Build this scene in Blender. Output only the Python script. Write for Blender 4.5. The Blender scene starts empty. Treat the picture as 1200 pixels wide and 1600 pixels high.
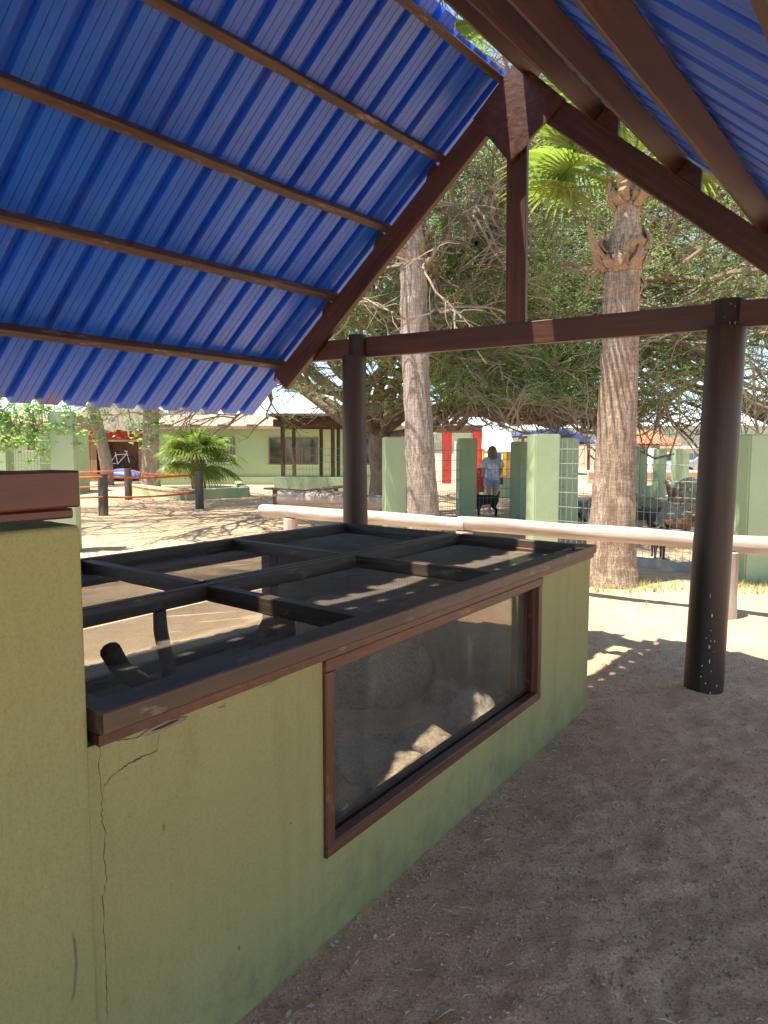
import bpy, bmesh, math, random
import numpy as np
from mathutils import Vector, Matrix, noise, Euler

SC = bpy.context.scene
COL = SC.collection
R = math.radians

# ------------------------------------------------------------------ camera
F, CZ = 1110.0, 1.55
PITCH = math.atan(95 / 1110)
cam_data = bpy.data.cameras.new('camera')
cam = bpy.data.objects.new('camera', cam_data)
COL.objects.link(cam)
cam.location = (0, 0, CZ)
cam.rotation_euler = (math.pi / 2 - PITCH, 0, 0)
cam_data.sensor_fit = 'VERTICAL'
cam_data.sensor_height = 24
cam_data.lens = 24 * F / 1600
cam_data.clip_end = 3000
cam_data.clip_start = 0.05
SC.camera = cam
SC.render.resolution_x, SC.render.resolution_y = 768, 1024

# ------------------------------------------------------------------ sky and sun
SUN = Vector((-0.277, -0.163, 1.0)).normalized()
world = bpy.data.worlds.new('World')
SC.world = world
world.use_nodes = True
wn = world.node_tree
sky = wn.nodes.new('ShaderNodeTexSky')
sky.sky_type = 'NISHITA'
sky.sun_disc = False
sky.sun_elevation = math.asin(SUN.z)
sky.sun_rotation = math.atan2(SUN.x, SUN.y)
sky.air_density = 0.8
sky.ozone_density = 1.6
sky.dust_density = 0.1
wn.links.new(sky.outputs[0], wn.nodes['Background'].inputs[0])
wn.nodes['Background'].inputs[1].default_value = 0.10
sd = bpy.data.lights.new('sun', 'SUN')
sd.energy = 3.7
sd.angle = R(0.5)
sd.color = (1.0, 0.94, 0.85)
so = bpy.data.objects.new('sun', sd)
COL.objects.link(so)
so.rotation_euler = SUN.to_track_quat('Z', 'Y').to_euler()
SC.view_settings.view_transform = 'Standard'
SC.view_settings.look = 'None'
SC.view_settings.exposure = 1.9
SC.view_settings.gamma = 1
SC.view_settings.use_white_balance = True      # camera balanced for the open shade
SC.view_settings.white_balance_temperature = 7150
SC.render.engine = 'CYCLES'
SC.cycles.max_bounces = 8
SC.cycles.diffuse_bounces = 4
SC.cycles.transparent_max_bounces = 24


# ------------------------------------------------------------------ geometry helpers
def at(u, v, z=0.0):
    """world point at height z seen at photo pixel (u, v)"""
    cp, sp = math.cos(PITCH), math.sin(PITCH)
    a, b = (u - 600) / F, -(v - 800) / F
    dx, dy, dz = a, cp + b * sp, -sp + b * cp
    t = (z - CZ) / dz
    return Vector((dx * t, dy * t, z))


def aty(u, v, y):
    cp, sp = math.cos(PITCH), math.sin(PITCH)
    a, b = (u - 600) / F, -(v - 800) / F
    dx, dy, dz = a, cp + b * sp, -sp + b * cp
    t = y / dy
    return Vector((dx * t, y, CZ + dz * t))


WM = {}          # world matrix of everything linked


def link(o, parent=None, M=None):
    COL.objects.link(o)
    M = M or Matrix.Identity(4)
    WM[o.name] = M
    if parent is not None:
        o.parent = parent
        o.matrix_parent_inverse = WM[parent.name].inverted()
    o.matrix_basis = M
    return o


def tag(o, label=None, cat=None, group=None, kind=None):
    if label: o['label'] = label
    if cat: o['category'] = cat
    if group: o['group'] = group
    if kind: o['kind'] = kind
    return o


def thing(name, loc, label, cat, group=None, rz=0.0):
    o = bpy.data.objects.new(name, None)
    o.empty_display_size = 0.2
    link(o, None, Matrix.Translation(Vector(loc)) @ Matrix.Rotation(rz, 4, 'Z'))
    return tag(o, label, cat, group)


def copy_tree(o, parent=None, M=None):
    c = o.copy()
    COL.objects.link(c)
    if parent is not None:
        c.parent = parent
    if M is not None:
        c.matrix_basis = M
        WM[c.name] = M
    for ch in o.children:
        copy_tree(ch, c)
    return c


class MB:
    def __init__(s):
        s.v, s.f = [], []

    def add(s, vs, fs):
        n = len(s.v)
        s.v += [tuple(p) for p in vs]
        s.f += [tuple(i + n for i in f) for f in fs]
        return s

    def box(s, x0, x1, y0, y1, z0, z1, fn=None):
        vs = [(x, y, z) for z in (z0, z1) for y in (y0, y1) for x in (x0, x1)]
        if fn: vs = [fn(*p) for p in vs]
        return s.add(vs, [(0, 2, 3, 1), (4, 5, 7, 6), (0, 1, 5, 4), (2, 6, 7, 3), (0, 4, 6, 2), (1, 3, 7, 5)])

    def bar(s, p0, p1, w, h, up=(0, 0, 1), ch=0.0):
        p0, p1 = Vector(p0), Vector(p1)
        x = (p1 - p0).normalized()
        y = Vector(up).cross(x).normalized()
        z = x.cross(y)
        a, b = w / 2, h / 2
        if ch > 0:
            prof = [(-a + ch, -b), (a - ch, -b), (a, -b + ch), (a, b - ch), (a - ch, b), (-a + ch, b), (-a, b - ch), (-a, -b + ch)]
        else:
            prof = [(-a, -b), (a, -b), (a, b), (-a, b)]
        n = len(prof)
        vs = [p + y * q[0] + z * q[1] for p in (p0, p1) for q in prof]
        fs = [(i, (i + 1) % n, n + (i + 1) % n, n + i) for i in range(n)]
        fs += [tuple(range(n - 1, -1, -1)), tuple(range(n, 2 * n))]
        return s.add(vs, fs)

    def tube(s, pts, rad, sides=8, caps=True, ell=None):
        pts = [Vector(p) for p in pts]
        n = len(pts)
        if not hasattr(rad, '__len__'): rad = [rad] * n
        base = len(s.v)
        ref = None
        for i, p in enumerate(pts):
            t = (pts[min(i + 1, n - 1)] - pts[max(i - 1, 0)])
            if t.length < 1e-9: t = Vector((0, 0, 1))
            t.normalize()
            if ref is None:
                ref = Vector((1, 0, 0)) if abs(t.x) < 0.8 else Vector((0, 1, 0))
            y = (ref - t * ref.dot(t)).normalized()
            ref = y
            x = t.cross(y)
            for k in range(sides):
                a = 2 * math.pi * k / sides
                ex = ell[i] if ell else 1.0
                q = p + (y * math.cos(a) + x * math.sin(a) * ex) * rad[i]
                s.v.append((q.x, q.y, q.z))
        for i in range(n - 1):
            for k in range(sides):
                k2 = (k + 1) % sides
                s.f.append((base + i * sides + k, base + (i + 1) * sides + k, base + (i + 1) * sides + k2, base + i * sides + k2))
        if caps:
            s.f.append(tuple(base + k for k in range(sides)))
            s.f.append(tuple(base + (n - 1) * sides + k for k in range(sides - 1, -1, -1)))
        return s

    def prism(s, poly, off):
        n = len(poly)
        off = Vector(off)
        vs = [Vector(p) for p in poly] + [Vector(p) + off for p in poly]
        fs = [tuple(range(n)), tuple(range(2 * n - 1, n - 1, -1))]
        fs += [(i, n + i, n + (i + 1) % n, (i + 1) % n) for i in range(n)]
        return s.add(vs, fs)

    def mesh(s, name, smooth=False):
        me = bpy.data.meshes.new(name)
        me.from_pydata([tuple(p) for p in s.v], [], s.f)
        bm = bmesh.new()
        bm.from_mesh(me)
        if len(bm.faces) < 60000:
            bmesh.ops.recalc_face_normals(bm, faces=bm.faces)
        bm.to_mesh(me)
        bm.free()
        if smooth:
            me.polygons.foreach_set('use_smooth', [True] * len(me.polygons))
        return me

    def build(s, name, mat, parent=None, smooth=False, M=None):
        me = s.mesh(name, smooth)
        me.materials.append(mat)
        if M is not None:
            me.transform(M.inverted())
        o = bpy.data.objects.new(name, me)
        return link(o, parent, M)


def frame(p0, p1, up=(0, 0, 1)):
    p0, p1 = Vector(p0), Vector(p1)
    x = (p1 - p0).normalized()
    y = Vector(up).cross(x)
    if y.length < .05: y = Vector((0, 1, 0)).cross(x)
    y.normalize()
    z = x.cross(y)
    return Matrix(((x.x, y.x, z.x, p0.x), (x.y, y.y, z.y, p0.y), (x.z, y.z, z.z, p0.z), (0, 0, 0, 1)))


def beam(name, p0, p1, w, h, mat, parent=None, up=(0, 0, 1), ch=0.004, segs=1, wob=0.0):
    """timber with its own frame: local x runs along the grain"""
    M = frame(p0, p1, up)
    L = (Vector(p1) - Vector(p0)).length
    a, b = w / 2, h / 2
    prof = [(-a + ch, -b), (a - ch, -b), (a, -b + ch), (a, b - ch), (a - ch, b), (-a + ch, b), (-a, b - ch), (-a, -b + ch)]
    m = MB()
    n = 8
    sd_ = random.random() * 50
    for i in range(segs + 1):
        x = L * i / segs
        oy = noise.noise((x * 0.9, sd_, 0)) * wob
        oz = noise.noise((x * 0.9, sd_, 7)) * wob
        for q in prof:
            m.v.append((x, q[0] + oy + noise.noise((x * 9, q[0] * 30, sd_)) * wob * .25, q[1] + oz + noise.noise((x * 9, q[1] * 30, sd_ + 9)) * wob * .25))
    for i in range(segs):
        for k in range(n):
            m.f.append((i * n + k, i * n + (k + 1) % n, (i + 1) * n + (k + 1) % n, (i + 1) * n + k))
    m.f.append(tuple(range(n - 1, -1, -1)))
    m.f.append(tuple(range(segs * n, segs * n + n)))
    me = m.mesh(name)
    me.materials.append(mat)
    return link(bpy.data.objects.new(name, me), parent, M)


def rock_mesh(name, sx, sy, sz, seed, sub=3, rough=0.35, flat=0.35):
    bm = bmesh.new()
    bmesh.ops.create_icosphere(bm, subdivisions=sub, radius=1)
    for v in bm.verts:
        c = v.co.copy()
        k = 1 + noise.noise(c * 1.1 + Vector((seed, 0, 0))) * rough + noise.noise(c * 2.7 + Vector((0, seed, 0))) * rough * .45 + noise.noise(c * 7 + Vector((0, seed, 5))) * rough * .15
        # facet by a few planes
        for j in range(5):
            h = noise.random_unit_vector() if False else Vector((math.sin(seed * 3.1 + j * 2.4), math.cos(seed * 1.7 + j * 4.1), math.sin(seed + j * 1.3))).normalized()
            dd = (c * k).dot(h) - 0.78
            if dd > 0: k -= dd * 0.6
        c *= k
        if c.z < -flat: c.z = -flat + (c.z + flat) * .15
        v.co = Vector((c.x * sx, c.y * sy, (c.z + flat) * sz))
    me = bpy.data.meshes.new(name)
    bm.to_mesh(me)
    bm.free()
    me.polygons.foreach_set('use_smooth', [True] * len(me.polygons))
    return me


def obj(name, me, mat, parent=None, M=None):
    if mat and not me.materials: me.materials.append(mat)
    return link(bpy.data.objects.new(name, me), parent, M)


# ------------------------------------------------------------------ materials
def nmat(name):
    m = bpy.data.materials.new(name)
    m.use_nodes = True
    nt = m.node_tree
    b = nt.nodes['Principled BSDF']
    return m, nt, b


def nd(nt, t, **kw):
    n = nt.nodes.new(t)
    for k, v in kw.items():
        if k.startswith('i_'):
            key = k[2:]
            n.inputs[int(key) if key.isdigit() else key.replace('_', ' ')].default_value = v
        else:
            setattr(n, k, v)
    return n


def coords(nt, scale=(1, 1, 1), kind='Object', rand=True):
    tc = nd(nt, 'ShaderNodeTexCoord')
    mp = nd(nt, 'ShaderNodeMapping')
    mp.inputs['Scale'].default_value = scale
    nt.links.new(tc.outputs[kind], mp.inputs['Vector'])
    if rand:
        oi = nd(nt, 'ShaderNodeObjectInfo')
        mu = nd(nt, 'ShaderNodeMath', operation='MULTIPLY', i_1=37.0)
        nt.links.new(oi.outputs['Random'], mu.inputs[0])
        cb = nd(nt, 'ShaderNodeCombineXYZ')
        for k in range(3): nt.links.new(mu.outputs[0], cb.inputs[k])
        nt.links.new(cb.outputs[0], mp.inputs['Location'])
    return mp.outputs[0]


def noise_n(nt, vec, scale, detail=4, rough=0.6, dist=0.0):
    n = nd(nt, 'ShaderNodeTexNoise')
    n.inputs['Scale'].default_value = scale
    n.inputs['Detail'].default_value = detail
    n.inputs['Roughness'].default_value = rough
    n.inputs['Distortion'].default_value = dist
    nt.links.new(vec, n.inputs['Vector'])
    return n.outputs['Fac']


def ramp(nt, fac, stops):
    r = nd(nt, 'ShaderNodeValToRGB')
    e = r.color_ramp.elements
    while len(e) < len(stops): e.new(0.5)
    for k, (p, c) in enumerate(stops):
        e[k].position = p
        e[k].color = (*c, 1) if len(c) == 3 else c
    nt.links.new(fac, r.inputs[0])
    return r.outputs[0]


def mixc(nt, fac, a, b, blend='MIX'):
    m = nd(nt, 'ShaderNodeMix', data_type='RGBA', blend_type=blend)
    for sock, val in ((m.inputs[0], fac), (m.inputs[6], a), (m.inputs[7], b)):
        if isinstance(val, (int, float)):
            sock.default_value = val
        elif isinstance(val, tuple):
            sock.default_value = (*val, 1) if len(val) == 3 else val
        else:
            nt.links.new(val, sock)
    return m.outputs[2]


def bump(nt, b, height, strength, dist=0.01, prev=None):
    n = nd(nt, 'ShaderNodeBump')
    n.inputs['Strength'].default_value = strength
    n.inputs['Distance'].default_value = dist
    nt.links.new(height, n.inputs['Height'])
    if prev is not None: nt.links.new(prev, n.inputs['Normal'])
    nt.links.new(n.outputs[0], b.inputs['Normal'])
    return n.outputs[0]


def pm(name, c1, c2=None, scale=6, rough=0.8, stretch=(1, 1, 1), bs=40, bstr=0.3, bd=0.004, spec=0.4, fine=None, metal=0, lo=.35, hi=.68):
    """plain two-tone painted or natural surface with fine relief"""
    m, nt, b = nmat(name)
    v = coords(nt, stretch)
    c2 = c2 or tuple(x * .7 for x in c1)
    col = ramp(nt, noise_n(nt, v, scale, 6, .62), [(lo, c1), (hi, c2)])
    if fine:
        col = mixc(nt, fine, col, ramp(nt, noise_n(nt, v, scale * 9, 3, .7), [(.35, (.35, .35, .35)), (.65, (1.15, 1.15, 1.15))]), 'MULTIPLY')
    nt.links.new(col, b.inputs['Base Color'])
    b.inputs['Roughness'].default_value = rough
    b.inputs['Specular IOR Level'].default_value = spec
    b.inputs['Metallic'].default_value = metal
    if bstr: bump(nt, b, noise_n(nt, v, bs, 4, .6), bstr, bd)
    return m


def wood_mat(name, c1, c2, c3, rough=.5, gscale=1.0, spec=.5, wear=0.0, wearc=(.3, .25, .2), ax=0):
    m, nt, b = nmat(name)
    st = [22.0, 22.0, 22.0]
    st[ax] = 0.9
    v = coords(nt, tuple(x * gscale for x in st))
    v2 = coords(nt, tuple(3.0 if k != ax else .8 for k in range(3)))
    g = noise_n(nt, v, 1.6, 6, .65, .6)
    col = ramp(nt, g, [(.3, c1), (.52, c2), (.72, c3)])
    blot = ramp(nt, noise_n(nt, v2, 1.5, 4, .6), [(.35, (.6, .6, .6)), (.7, (1.15, 1.15, 1.15))])
    col = mixc(nt, .8, col, blot, 'MULTIPLY')
    if wear:
        v3 = coords(nt, tuple(9.0 if k != ax else 2.2 for k in range(3)))
        w = ramp(nt, noise_n(nt, v3, 2.2, 8, .7), [(.62 - .1 * wear, (0, 0, 0)), (.7 - .08 * wear, (1, 1, 1))])
        col = mixc(nt, w, col, wearc)
    nt.links.new(col, b.inputs['Base Color'])
    rr = ramp(nt, g, [(.3, (rough * .8,) * 3), (.75, (min(1, rough * 1.3),) * 3)])
    nt.links.new(rr, b.inputs['Roughness'])
    b.inputs['Specular IOR Level'].default_value = spec
    bump(nt, b, g, .35, .004)
    return m


def stucco_mat(name, c1, c2, scratch=False, dirt=True):
    m, nt, b = nmat(name)
    v = coords(nt, rand=False)
    big = noise_n(nt, v, 1.3, 5, .6)
    col = ramp(nt, big, [(.3, c1), (.7, c2)])
    sp = ramp(nt, noise_n(nt, v, 150, 3, .7), [(.3, (.72, .72, .70)), (.55, (1.03, 1.03, 1.03))])
    col = mixc(nt, .6, col, sp, 'MULTIPLY')
    if dirt:
        # splashed earth along the foot of the wall
        sx = nd(nt, 'ShaderNodeSeparateXYZ')
        nt.links.new(v, sx.inputs[0])
        mr = nd(nt, 'ShaderNodeMapRange')
        mr.inputs['From Min'].default_value = 0.0
        mr.inputs['From Max'].default_value = 0.42
        mr.inputs['To Min'].default_value = 0.26
        mr.inputs['To Max'].default_value = 0.0
        nt.links.new(sx.outputs['Z'], mr.inputs['Value'])
        ad = nd(nt, 'ShaderNodeMath', operation='ADD')
        nt.links.new(mr.outputs[0], ad.inputs[0])
        n2 = noise_n(nt, v, 7, 10, .78)
        nt.links.new(n2, ad.inputs[1])
        f = ramp(nt, ad.outputs[0], [(.62, (0, 0, 0)), (.82, (.5, .5, .5))])
        col = mixc(nt, f, col, (.17, .12, .07))
        v9 = coords(nt, (1, 1, .12), rand=False)
        st = ramp(nt, noise_n(nt, v9, 9, 6, .7), [(.50, (1, 1, 1)), (.72, (.80, .78, .74))])
        col = mixc(nt, .7, col, st, 'MULTIPLY')
    nt.links.new(col, b.inputs['Base Color'])
    b.inputs['Roughness'].default_value = .78
    b.inputs['Specular IOR Level'].default_value = .35
    if scratch:
        v2 = coords(nt, (1, 1, .22), rand=False)
        h = noise_n(nt, v2, 42, 6, .7, 1.2)
        n1 = bump(nt, b, h, .55, .008)
        bump(nt, b, noise_n(nt, v, 170, 3, .6), .35, .003, n1)
    else:
        n1 = bump(nt, b, noise_n(nt, v, 5, 4, .6), .25, .02)
        bump(nt, b, noise_n(nt, v, 130, 4, .7), .5, .004, n1)
    return m


def leaf_mat(name, c1, c2, trans=.45, rough=.5):
    m, nt, b = nmat(name)
    v = coords(nt, rand=False)
    gi = nd(nt, 'ShaderNodeNewGeometry')
    col = ramp(nt, gi.outputs['Random Per Island'], [(0, c1), (1, c2)])
    col = mixc(nt, .5, col, ramp(nt, noise_n(nt, v, .8, 3, .6), [(.35, (.65, .7, .6)), (.65, (1.25, 1.2, 1.1))]), 'MULTIPLY')
    nt.links.new(col, b.inputs['Base Color'])
    b.inputs['Roughness'].default_value = rough
    b.inputs['Specular IOR Level'].default_value = .4
    tr = nd(nt, 'ShaderNodeBsdfTranslucent')
    c2_ = mixc(nt, 1.0, col, (1.15, 1.5, .8), 'MULTIPLY')
    nt.links.new(c2_, tr.inputs[0])
    mx = nd(nt, 'ShaderNodeMixShader')
    mx.inputs[0].default_value = trans
    nt.links.new(b.outputs[0], mx.inputs[1])
    nt.links.new(tr.outputs[0], mx.inputs[2])
    nt.links.new(mx.outputs[0], nt.nodes['Material Output'].inputs[0])
    return m


def glass_mat(name, tint=(.965, .99, .97), dust=.06):
    m, nt, b = nmat(name)
    v = coords(nt, rand=False)
    tr = nd(nt, 'ShaderNodeBsdfTransparent')
    tr.inputs[0].default_value = (*tint, 1)
    gl = nd(nt, 'ShaderNodeBsdfGlossy')
    gl.inputs['Roughness'].default_value = .02
    # Schlick reflectance from the angle between view and pane, same on both faces
    ge = nd(nt, 'ShaderNodeNewGeometry')
    dp = nd(nt, 'ShaderNodeVectorMath', operation='DOT_PRODUCT')
    nt.links.new(ge.outputs['Normal'], dp.inputs[0])
    nt.links.new(ge.outputs['Incoming'], dp.inputs[1])
    ab = nd(nt, 'ShaderNodeMath', operation='ABSOLUTE')
    nt.links.new(dp.outputs['Value'], ab.inputs[0])
    om = nd(nt, 'ShaderNodeMath', operation='SUBTRACT', i_0=1.0)
    nt.links.new(ab.outputs[0], om.inputs[1])
    pw = nd(nt, 'ShaderNodeMath', operation='POWER', i_1=5.0)
    nt.links.new(om.outputs[0], pw.inputs[0])
    mul = nd(nt, 'ShaderNodeMath', operation='MULTIPLY_ADD', i_1=.93, i_2=.065)
    nt.links.new(pw.outputs[0], mul.inputs[0])
    mx = nd(nt, 'ShaderNodeMixShader')
    nt.links.new(mul.outputs[0], mx.inputs[0])
    nt.links.new(tr.outputs[0], mx.inputs[1])
    nt.links.new(gl.outputs[0], mx.inputs[2])
    df = nd(nt, 'ShaderNodeBsdfDiffuse')
    df.inputs[0].default_value = (.5, .47, .4, 1)
    v2 = coords(nt, (1, 1, .35), rand=False)
    dn = ramp(nt, noise_n(nt, v2, 9, 5, .6), [(.35, (dust * .5,) * 3), (.62, (dust,) * 3), (.80, (min(1, dust * 3.5),) * 3)])
    mx2 = nd(nt, 'ShaderNodeMixShader')
    nt.links.new(dn, mx2.inputs[0])
    nt.links.new(mx.outputs[0], mx2.inputs[1])
    nt.links.new(df.outputs[0], mx2.inputs[2])
    nt.links.new(mx2.outputs[0], nt.nodes['Material Output'].inputs[0])
    return m


def sand_mat():
    m, nt, b = nmat('sand')
    v = coords(nt, rand=False)
    col = ramp(nt, noise_n(nt, v, .55, 8, .65), [(.3, (.46, .32, .205)), (.5, (.53, .375, .25)), (.7, (.58, .43, .30))])
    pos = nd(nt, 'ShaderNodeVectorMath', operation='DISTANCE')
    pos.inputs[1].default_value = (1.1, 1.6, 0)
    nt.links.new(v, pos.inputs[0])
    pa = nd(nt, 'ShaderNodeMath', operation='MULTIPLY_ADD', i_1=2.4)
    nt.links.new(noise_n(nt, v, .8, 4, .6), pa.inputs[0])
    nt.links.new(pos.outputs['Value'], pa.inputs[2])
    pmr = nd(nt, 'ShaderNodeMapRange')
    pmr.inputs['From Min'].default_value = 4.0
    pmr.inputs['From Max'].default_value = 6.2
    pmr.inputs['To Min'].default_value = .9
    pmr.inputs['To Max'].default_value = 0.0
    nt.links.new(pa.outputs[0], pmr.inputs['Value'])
    shade_tint = ramp(nt, noise_n(nt, v, 1.7, 6, .65), [(.3, (.60, .335, .19)), (.7, (.70, .415, .25))])  # warmer ground tone painted in roughly where the roof's shade falls
    col = mixc(nt, pmr.outputs[0], col, shade_tint)
    sp = ramp(nt, noise_n(nt, v, 110, 3, .75), [(.30, (.42, .40, .38)), (.5, (1, 1, 1)), (.72, (1.3, 1.28, 1.22))])
    col = mixc(nt, .75, col, sp, 'MULTIPLY')
    pt = ramp(nt, noise_n(nt, v, 5, 8, .7), [(.36, (.80, .76, .72)), (.55, (1, 1, 1))])
    col = mixc(nt, .8, col, pt, 'MULTIPLY')
    nt.links.new(col, b.inputs['Base Color'])
    b.inputs['Roughness'].default_value = .92
    b.inputs['Specular IOR Level'].default_value = .2
    n1 = bump(nt, b, noise_n(nt, v, 9, 6, .7), .6, .03)
    n2 = bump(nt, b, noise_n(nt, v, 60, 5, .7), .7, .012, n1)
    bump(nt, b, noise_n(nt, v, 210, 3, .7), .5, .005, n2)
    return m


def roof_mat():
    m, nt, b = nmat('blue_sheet_metal')
    uv = nd(nt, 'ShaderNodeUVMap')
    uv.uv_map = 'sheet'
    sp = nd(nt, 'ShaderNodeSeparateXYZ')
    nt.links.new(uv.outputs[0], sp.inputs[0])
    mp = nd(nt, 'ShaderNodeMapping')
    mp.inputs['Scale'].default_value = (1, .05, 1)
    nt.links.new(uv.outputs[0], mp.inputs[0])
    mp2 = nd(nt, 'ShaderNodeMapping')
    mp2.inputs['Scale'].default_value = (1, .35, 1)
    nt.links.new(uv.outputs[0], mp2.inputs[0])
    blot = noise_n(nt, mp2.outputs[0], 2.6, 6, .6)
    col = ramp(nt, blot, [(.3, (.004, .095, .62)), (.55, (.008, .13, .75)), (.75, (.035, .18, .70))])
    # chalky streaks that run down the sheet
    stv = noise_n(nt, mp.outputs[0], 120, 4, .7)
    st = ramp(nt, stv, [(.57, (0, 0, 0)), (.75, (.3, .3, .3))])
    col = mixc(nt, st, col, (.20, .25, .46))
    # fine dirt lines
    dl = ramp(nt, noise_n(nt, mp.outputs[0], 90, 2, .5), [(.34, (.3, .3, .3)), (.38, (1, 1, 1))])
    col = mixc(nt, .3, col, dl, 'MULTIPLY')
    # rust along the rib edges
    md = nd(nt, 'ShaderNodeMath', operation='PINGPONG', i_1=.1)
    nt.links.new(sp.outputs[0], md.inputs[0])
    mdx = nd(nt, 'ShaderNodeMath', operation='MULTIPLY', i_1=10.0)
    nt.links.new(md.outputs[0], mdx.inputs[0])
    rb = ramp(nt, mdx.outputs[0], [(.26, (0, 0, 0)), (.35, (1, 1, 1)), (.50, (0, 0, 0))])
    rn = noise_n(nt, mp2.outputs[0], 2.2, 8, .75)
    rm = ramp(nt, rn, [(.56, (0, 0, 0)), (.70, (1, 1, 1))])
    rmask = mixc(nt, 1.0, rb, rm, 'MULTIPLY')
    eav = nd(nt, 'ShaderNodeMapRange')
    eav.inputs['From Min'].default_value = 2.9
    eav.inputs['From Max'].default_value = 3.5
    eav.inputs['To Max'].default_value = .26
    nt.links.new(sp.outputs[1], eav.inputs['Value'])
    ad = nd(nt, 'ShaderNodeMath', operation='ADD')
    nt.links.new(eav.outputs[0], ad.inputs[0])
    nt.links.new(noise_n(nt, mp2.outputs[0], 7, 8, .75), ad.inputs[1])
    em = ramp(nt, ad.outputs[0], [(.74, (0, 0, 0)), (.86, (.8, .8, .8))])
    rmask = mixc(nt, 1.0, rmask, em, 'LIGHTEN')
    rust = ramp(nt, noise_n(nt, uv.outputs[0], 30, 5, .7), [(.3, (.11, .045, .018)), (.7, (.32, .17, .07))])
    col = mixc(nt, rmask, col, rust)
    nt.links.new(col, b.inputs['Base Color'])
    b.inputs['Roughness'].default_value = .36
    b.inputs['Specular IOR Level'].default_value = .8
    b.inputs['Coat Weight'].default_value = .1
    b.inputs['Coat Roughness'].default_value = .3
    bump(nt, b, stv, .12, .003)
    return m


def palm_trunk_mat(name, c1, c2, c3):
    m, nt, b = nmat(name)
    v = coords(nt, (1, 1, .30))
    vv = coords(nt, (1, 1, .07))
    vr = coords(nt, (.16, .16, 1))
    col = ramp(nt, noise_n(nt, v, 6, 7, .7), [(.3, c1), (.5, c2), (.7, c3)])
    nv = noise_n(nt, vv, 22, 5, .65, .8)
    crack = ramp(nt, nv, [(.44, (1, 1, 1)), (.485, (.30, .24, .19)), (.51, (.30, .24, .19)), (.55, (1, 1, 1))])
    col = mixc(nt, .42, col, crack, 'MULTIPLY')
    nr = noise_n(nt, vr, 34, 5, .65, .5)
    ring = ramp(nt, nr, [(.42, (1, 1, 1)), (.49, (.50, .45, .40)), (.56, (1, 1, 1))])
    col = mixc(nt, .55, col, ring, 'MULTIPLY')
    nt.links.new(col, b.inputs['Base Color'])
    b.inputs['Roughness'].default_value = .9
    b.inputs['Specular IOR Level'].default_value = .2
    n1 = bump(nt, b, crack, .6, .02)
    bump(nt, b, ring, .35, .012, n1)
    return m


M = {}
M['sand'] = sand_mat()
M['stucco'] = stucco_mat('green_stucco', (.295, .285, .118), (.255, .25, .10))
M['stucco_s'] = stucco_mat('green_stucco_trowelled', (.285, .285, .12), (.245, .25, .10), scratch=True, dirt=False)
M['pillar'] = stucco_mat('pale_green_stucco', (.35, .455, .285), (.31, .41, .245), dirt=False)
M['beamwood'] = wood_mat('dark_stained_timber', (.045, .017, .009), (.080, .030, .017), (.125, .052, .030), .42, spec=.5)
M['purlinwood'] = wood_mat('grey_brown_purlin', (.05, .024, .014), (.10, .055, .035), (.17, .105, .072), .55, wear=.4, wearc=(.24, .17, .12))
M['lidwood'] = wood_mat('lid_timber', (.042, .026, .018), (.078, .050, .035), (.135, .09, .065), .5, spec=.45, wear=.35, wearc=(.17, .135, .105))
M['framewood'] = wood_mat('frame_timber', (.055, .02, .010), (.10, .038, .018), (.16, .068, .033), .48, wear=.25, wearc=(.20, .11, .06))
M['topwood'] = wood_mat('red_brown_timber', (.05, .014, .009), (.085, .025, .015), (.13, .045, .026), .45, wear=.35, wearc=(.33, .21, .12))
M['post'] = wood_mat('post_timber', (.014, .008, .006), (.026, .015, .011), (.05, .028, .019), .5, spec=.45, ax=2)
M['paint_spot'] = pm('white_paint_spot', (.7, .68, .64), rough=.7, bstr=0)
M['roof'] = roof_mat()
M['glass'] = glass_mat('dusty_glass')
M['wire'] = pm('dark_wire', (.24, .21, .17), (.14, .115, .09), rough=.5, metal=.2, bstr=0)
M['fencewire'] = pm('green_wire', (.26, .31, .25), (.17, .21, .17), rough=.5, bstr=0)
M['crack'] = pm('crack_shadow', (.05, .045, .022), (.03, .025, .014), rough=1, bstr=0)
M['mortar'] = pm('broken_plaster', (.27, .22, .15), (.12, .09, .06), scale=20, rough=1, bs=60, bstr=.8)
M['rock'] = pm('brown_rock', (.42, .32, .23), (.27, .20, .14), scale=7, rough=.9, bs=22, bstr=.8, bd=.03, fine=.6)
M['palerock'] = pm('pale_rock', (.46, .39, .30), (.30, .25, .19), scale=5, rough=.9, bs=14, bstr=.8, bd=.03, fine=.5)
M['litter'] = pm('leaf_litter', (.48, .38, .27), (.33, .25, .17), scale=14, rough=1, bs=40, bstr=1, bd=.02)
M['bark_log'] = pm('dry_branch', (.13, .08, .05), (.07, .042, .028), scale=8, stretch=(6, 6, 1), rough=.9, bs=12, bstr=.8, bd=.02)
M['steel'] = pm('blue_grey_steel', (.06, .09, .12), (.04, .05, .06), rough=.35, metal=.7, bstr=0)
M['railwood'] = wood_mat('bleached_log', (.27, .21, .155), (.43, .375, .32), (.54, .495, .445), .8, .35, spec=.2)

# ================================================================== layout of the two enclosures
C0 = Vector((-0.594, 1.449, 0)); C1 = Vector((1.255, 4.165, 0)); C2 = Vector((-0.313, 5.493, 0))
L1 = (C1 - C0).length; L2 = (C2 - C1).length
E1 = (C1 - C0) / L1; E2 = (C2 - C1) / L2


def T(a, b, z):
    p = C0 + E1 * a + E2 * b
    return Vector((p.x, p.y, z))


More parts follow.
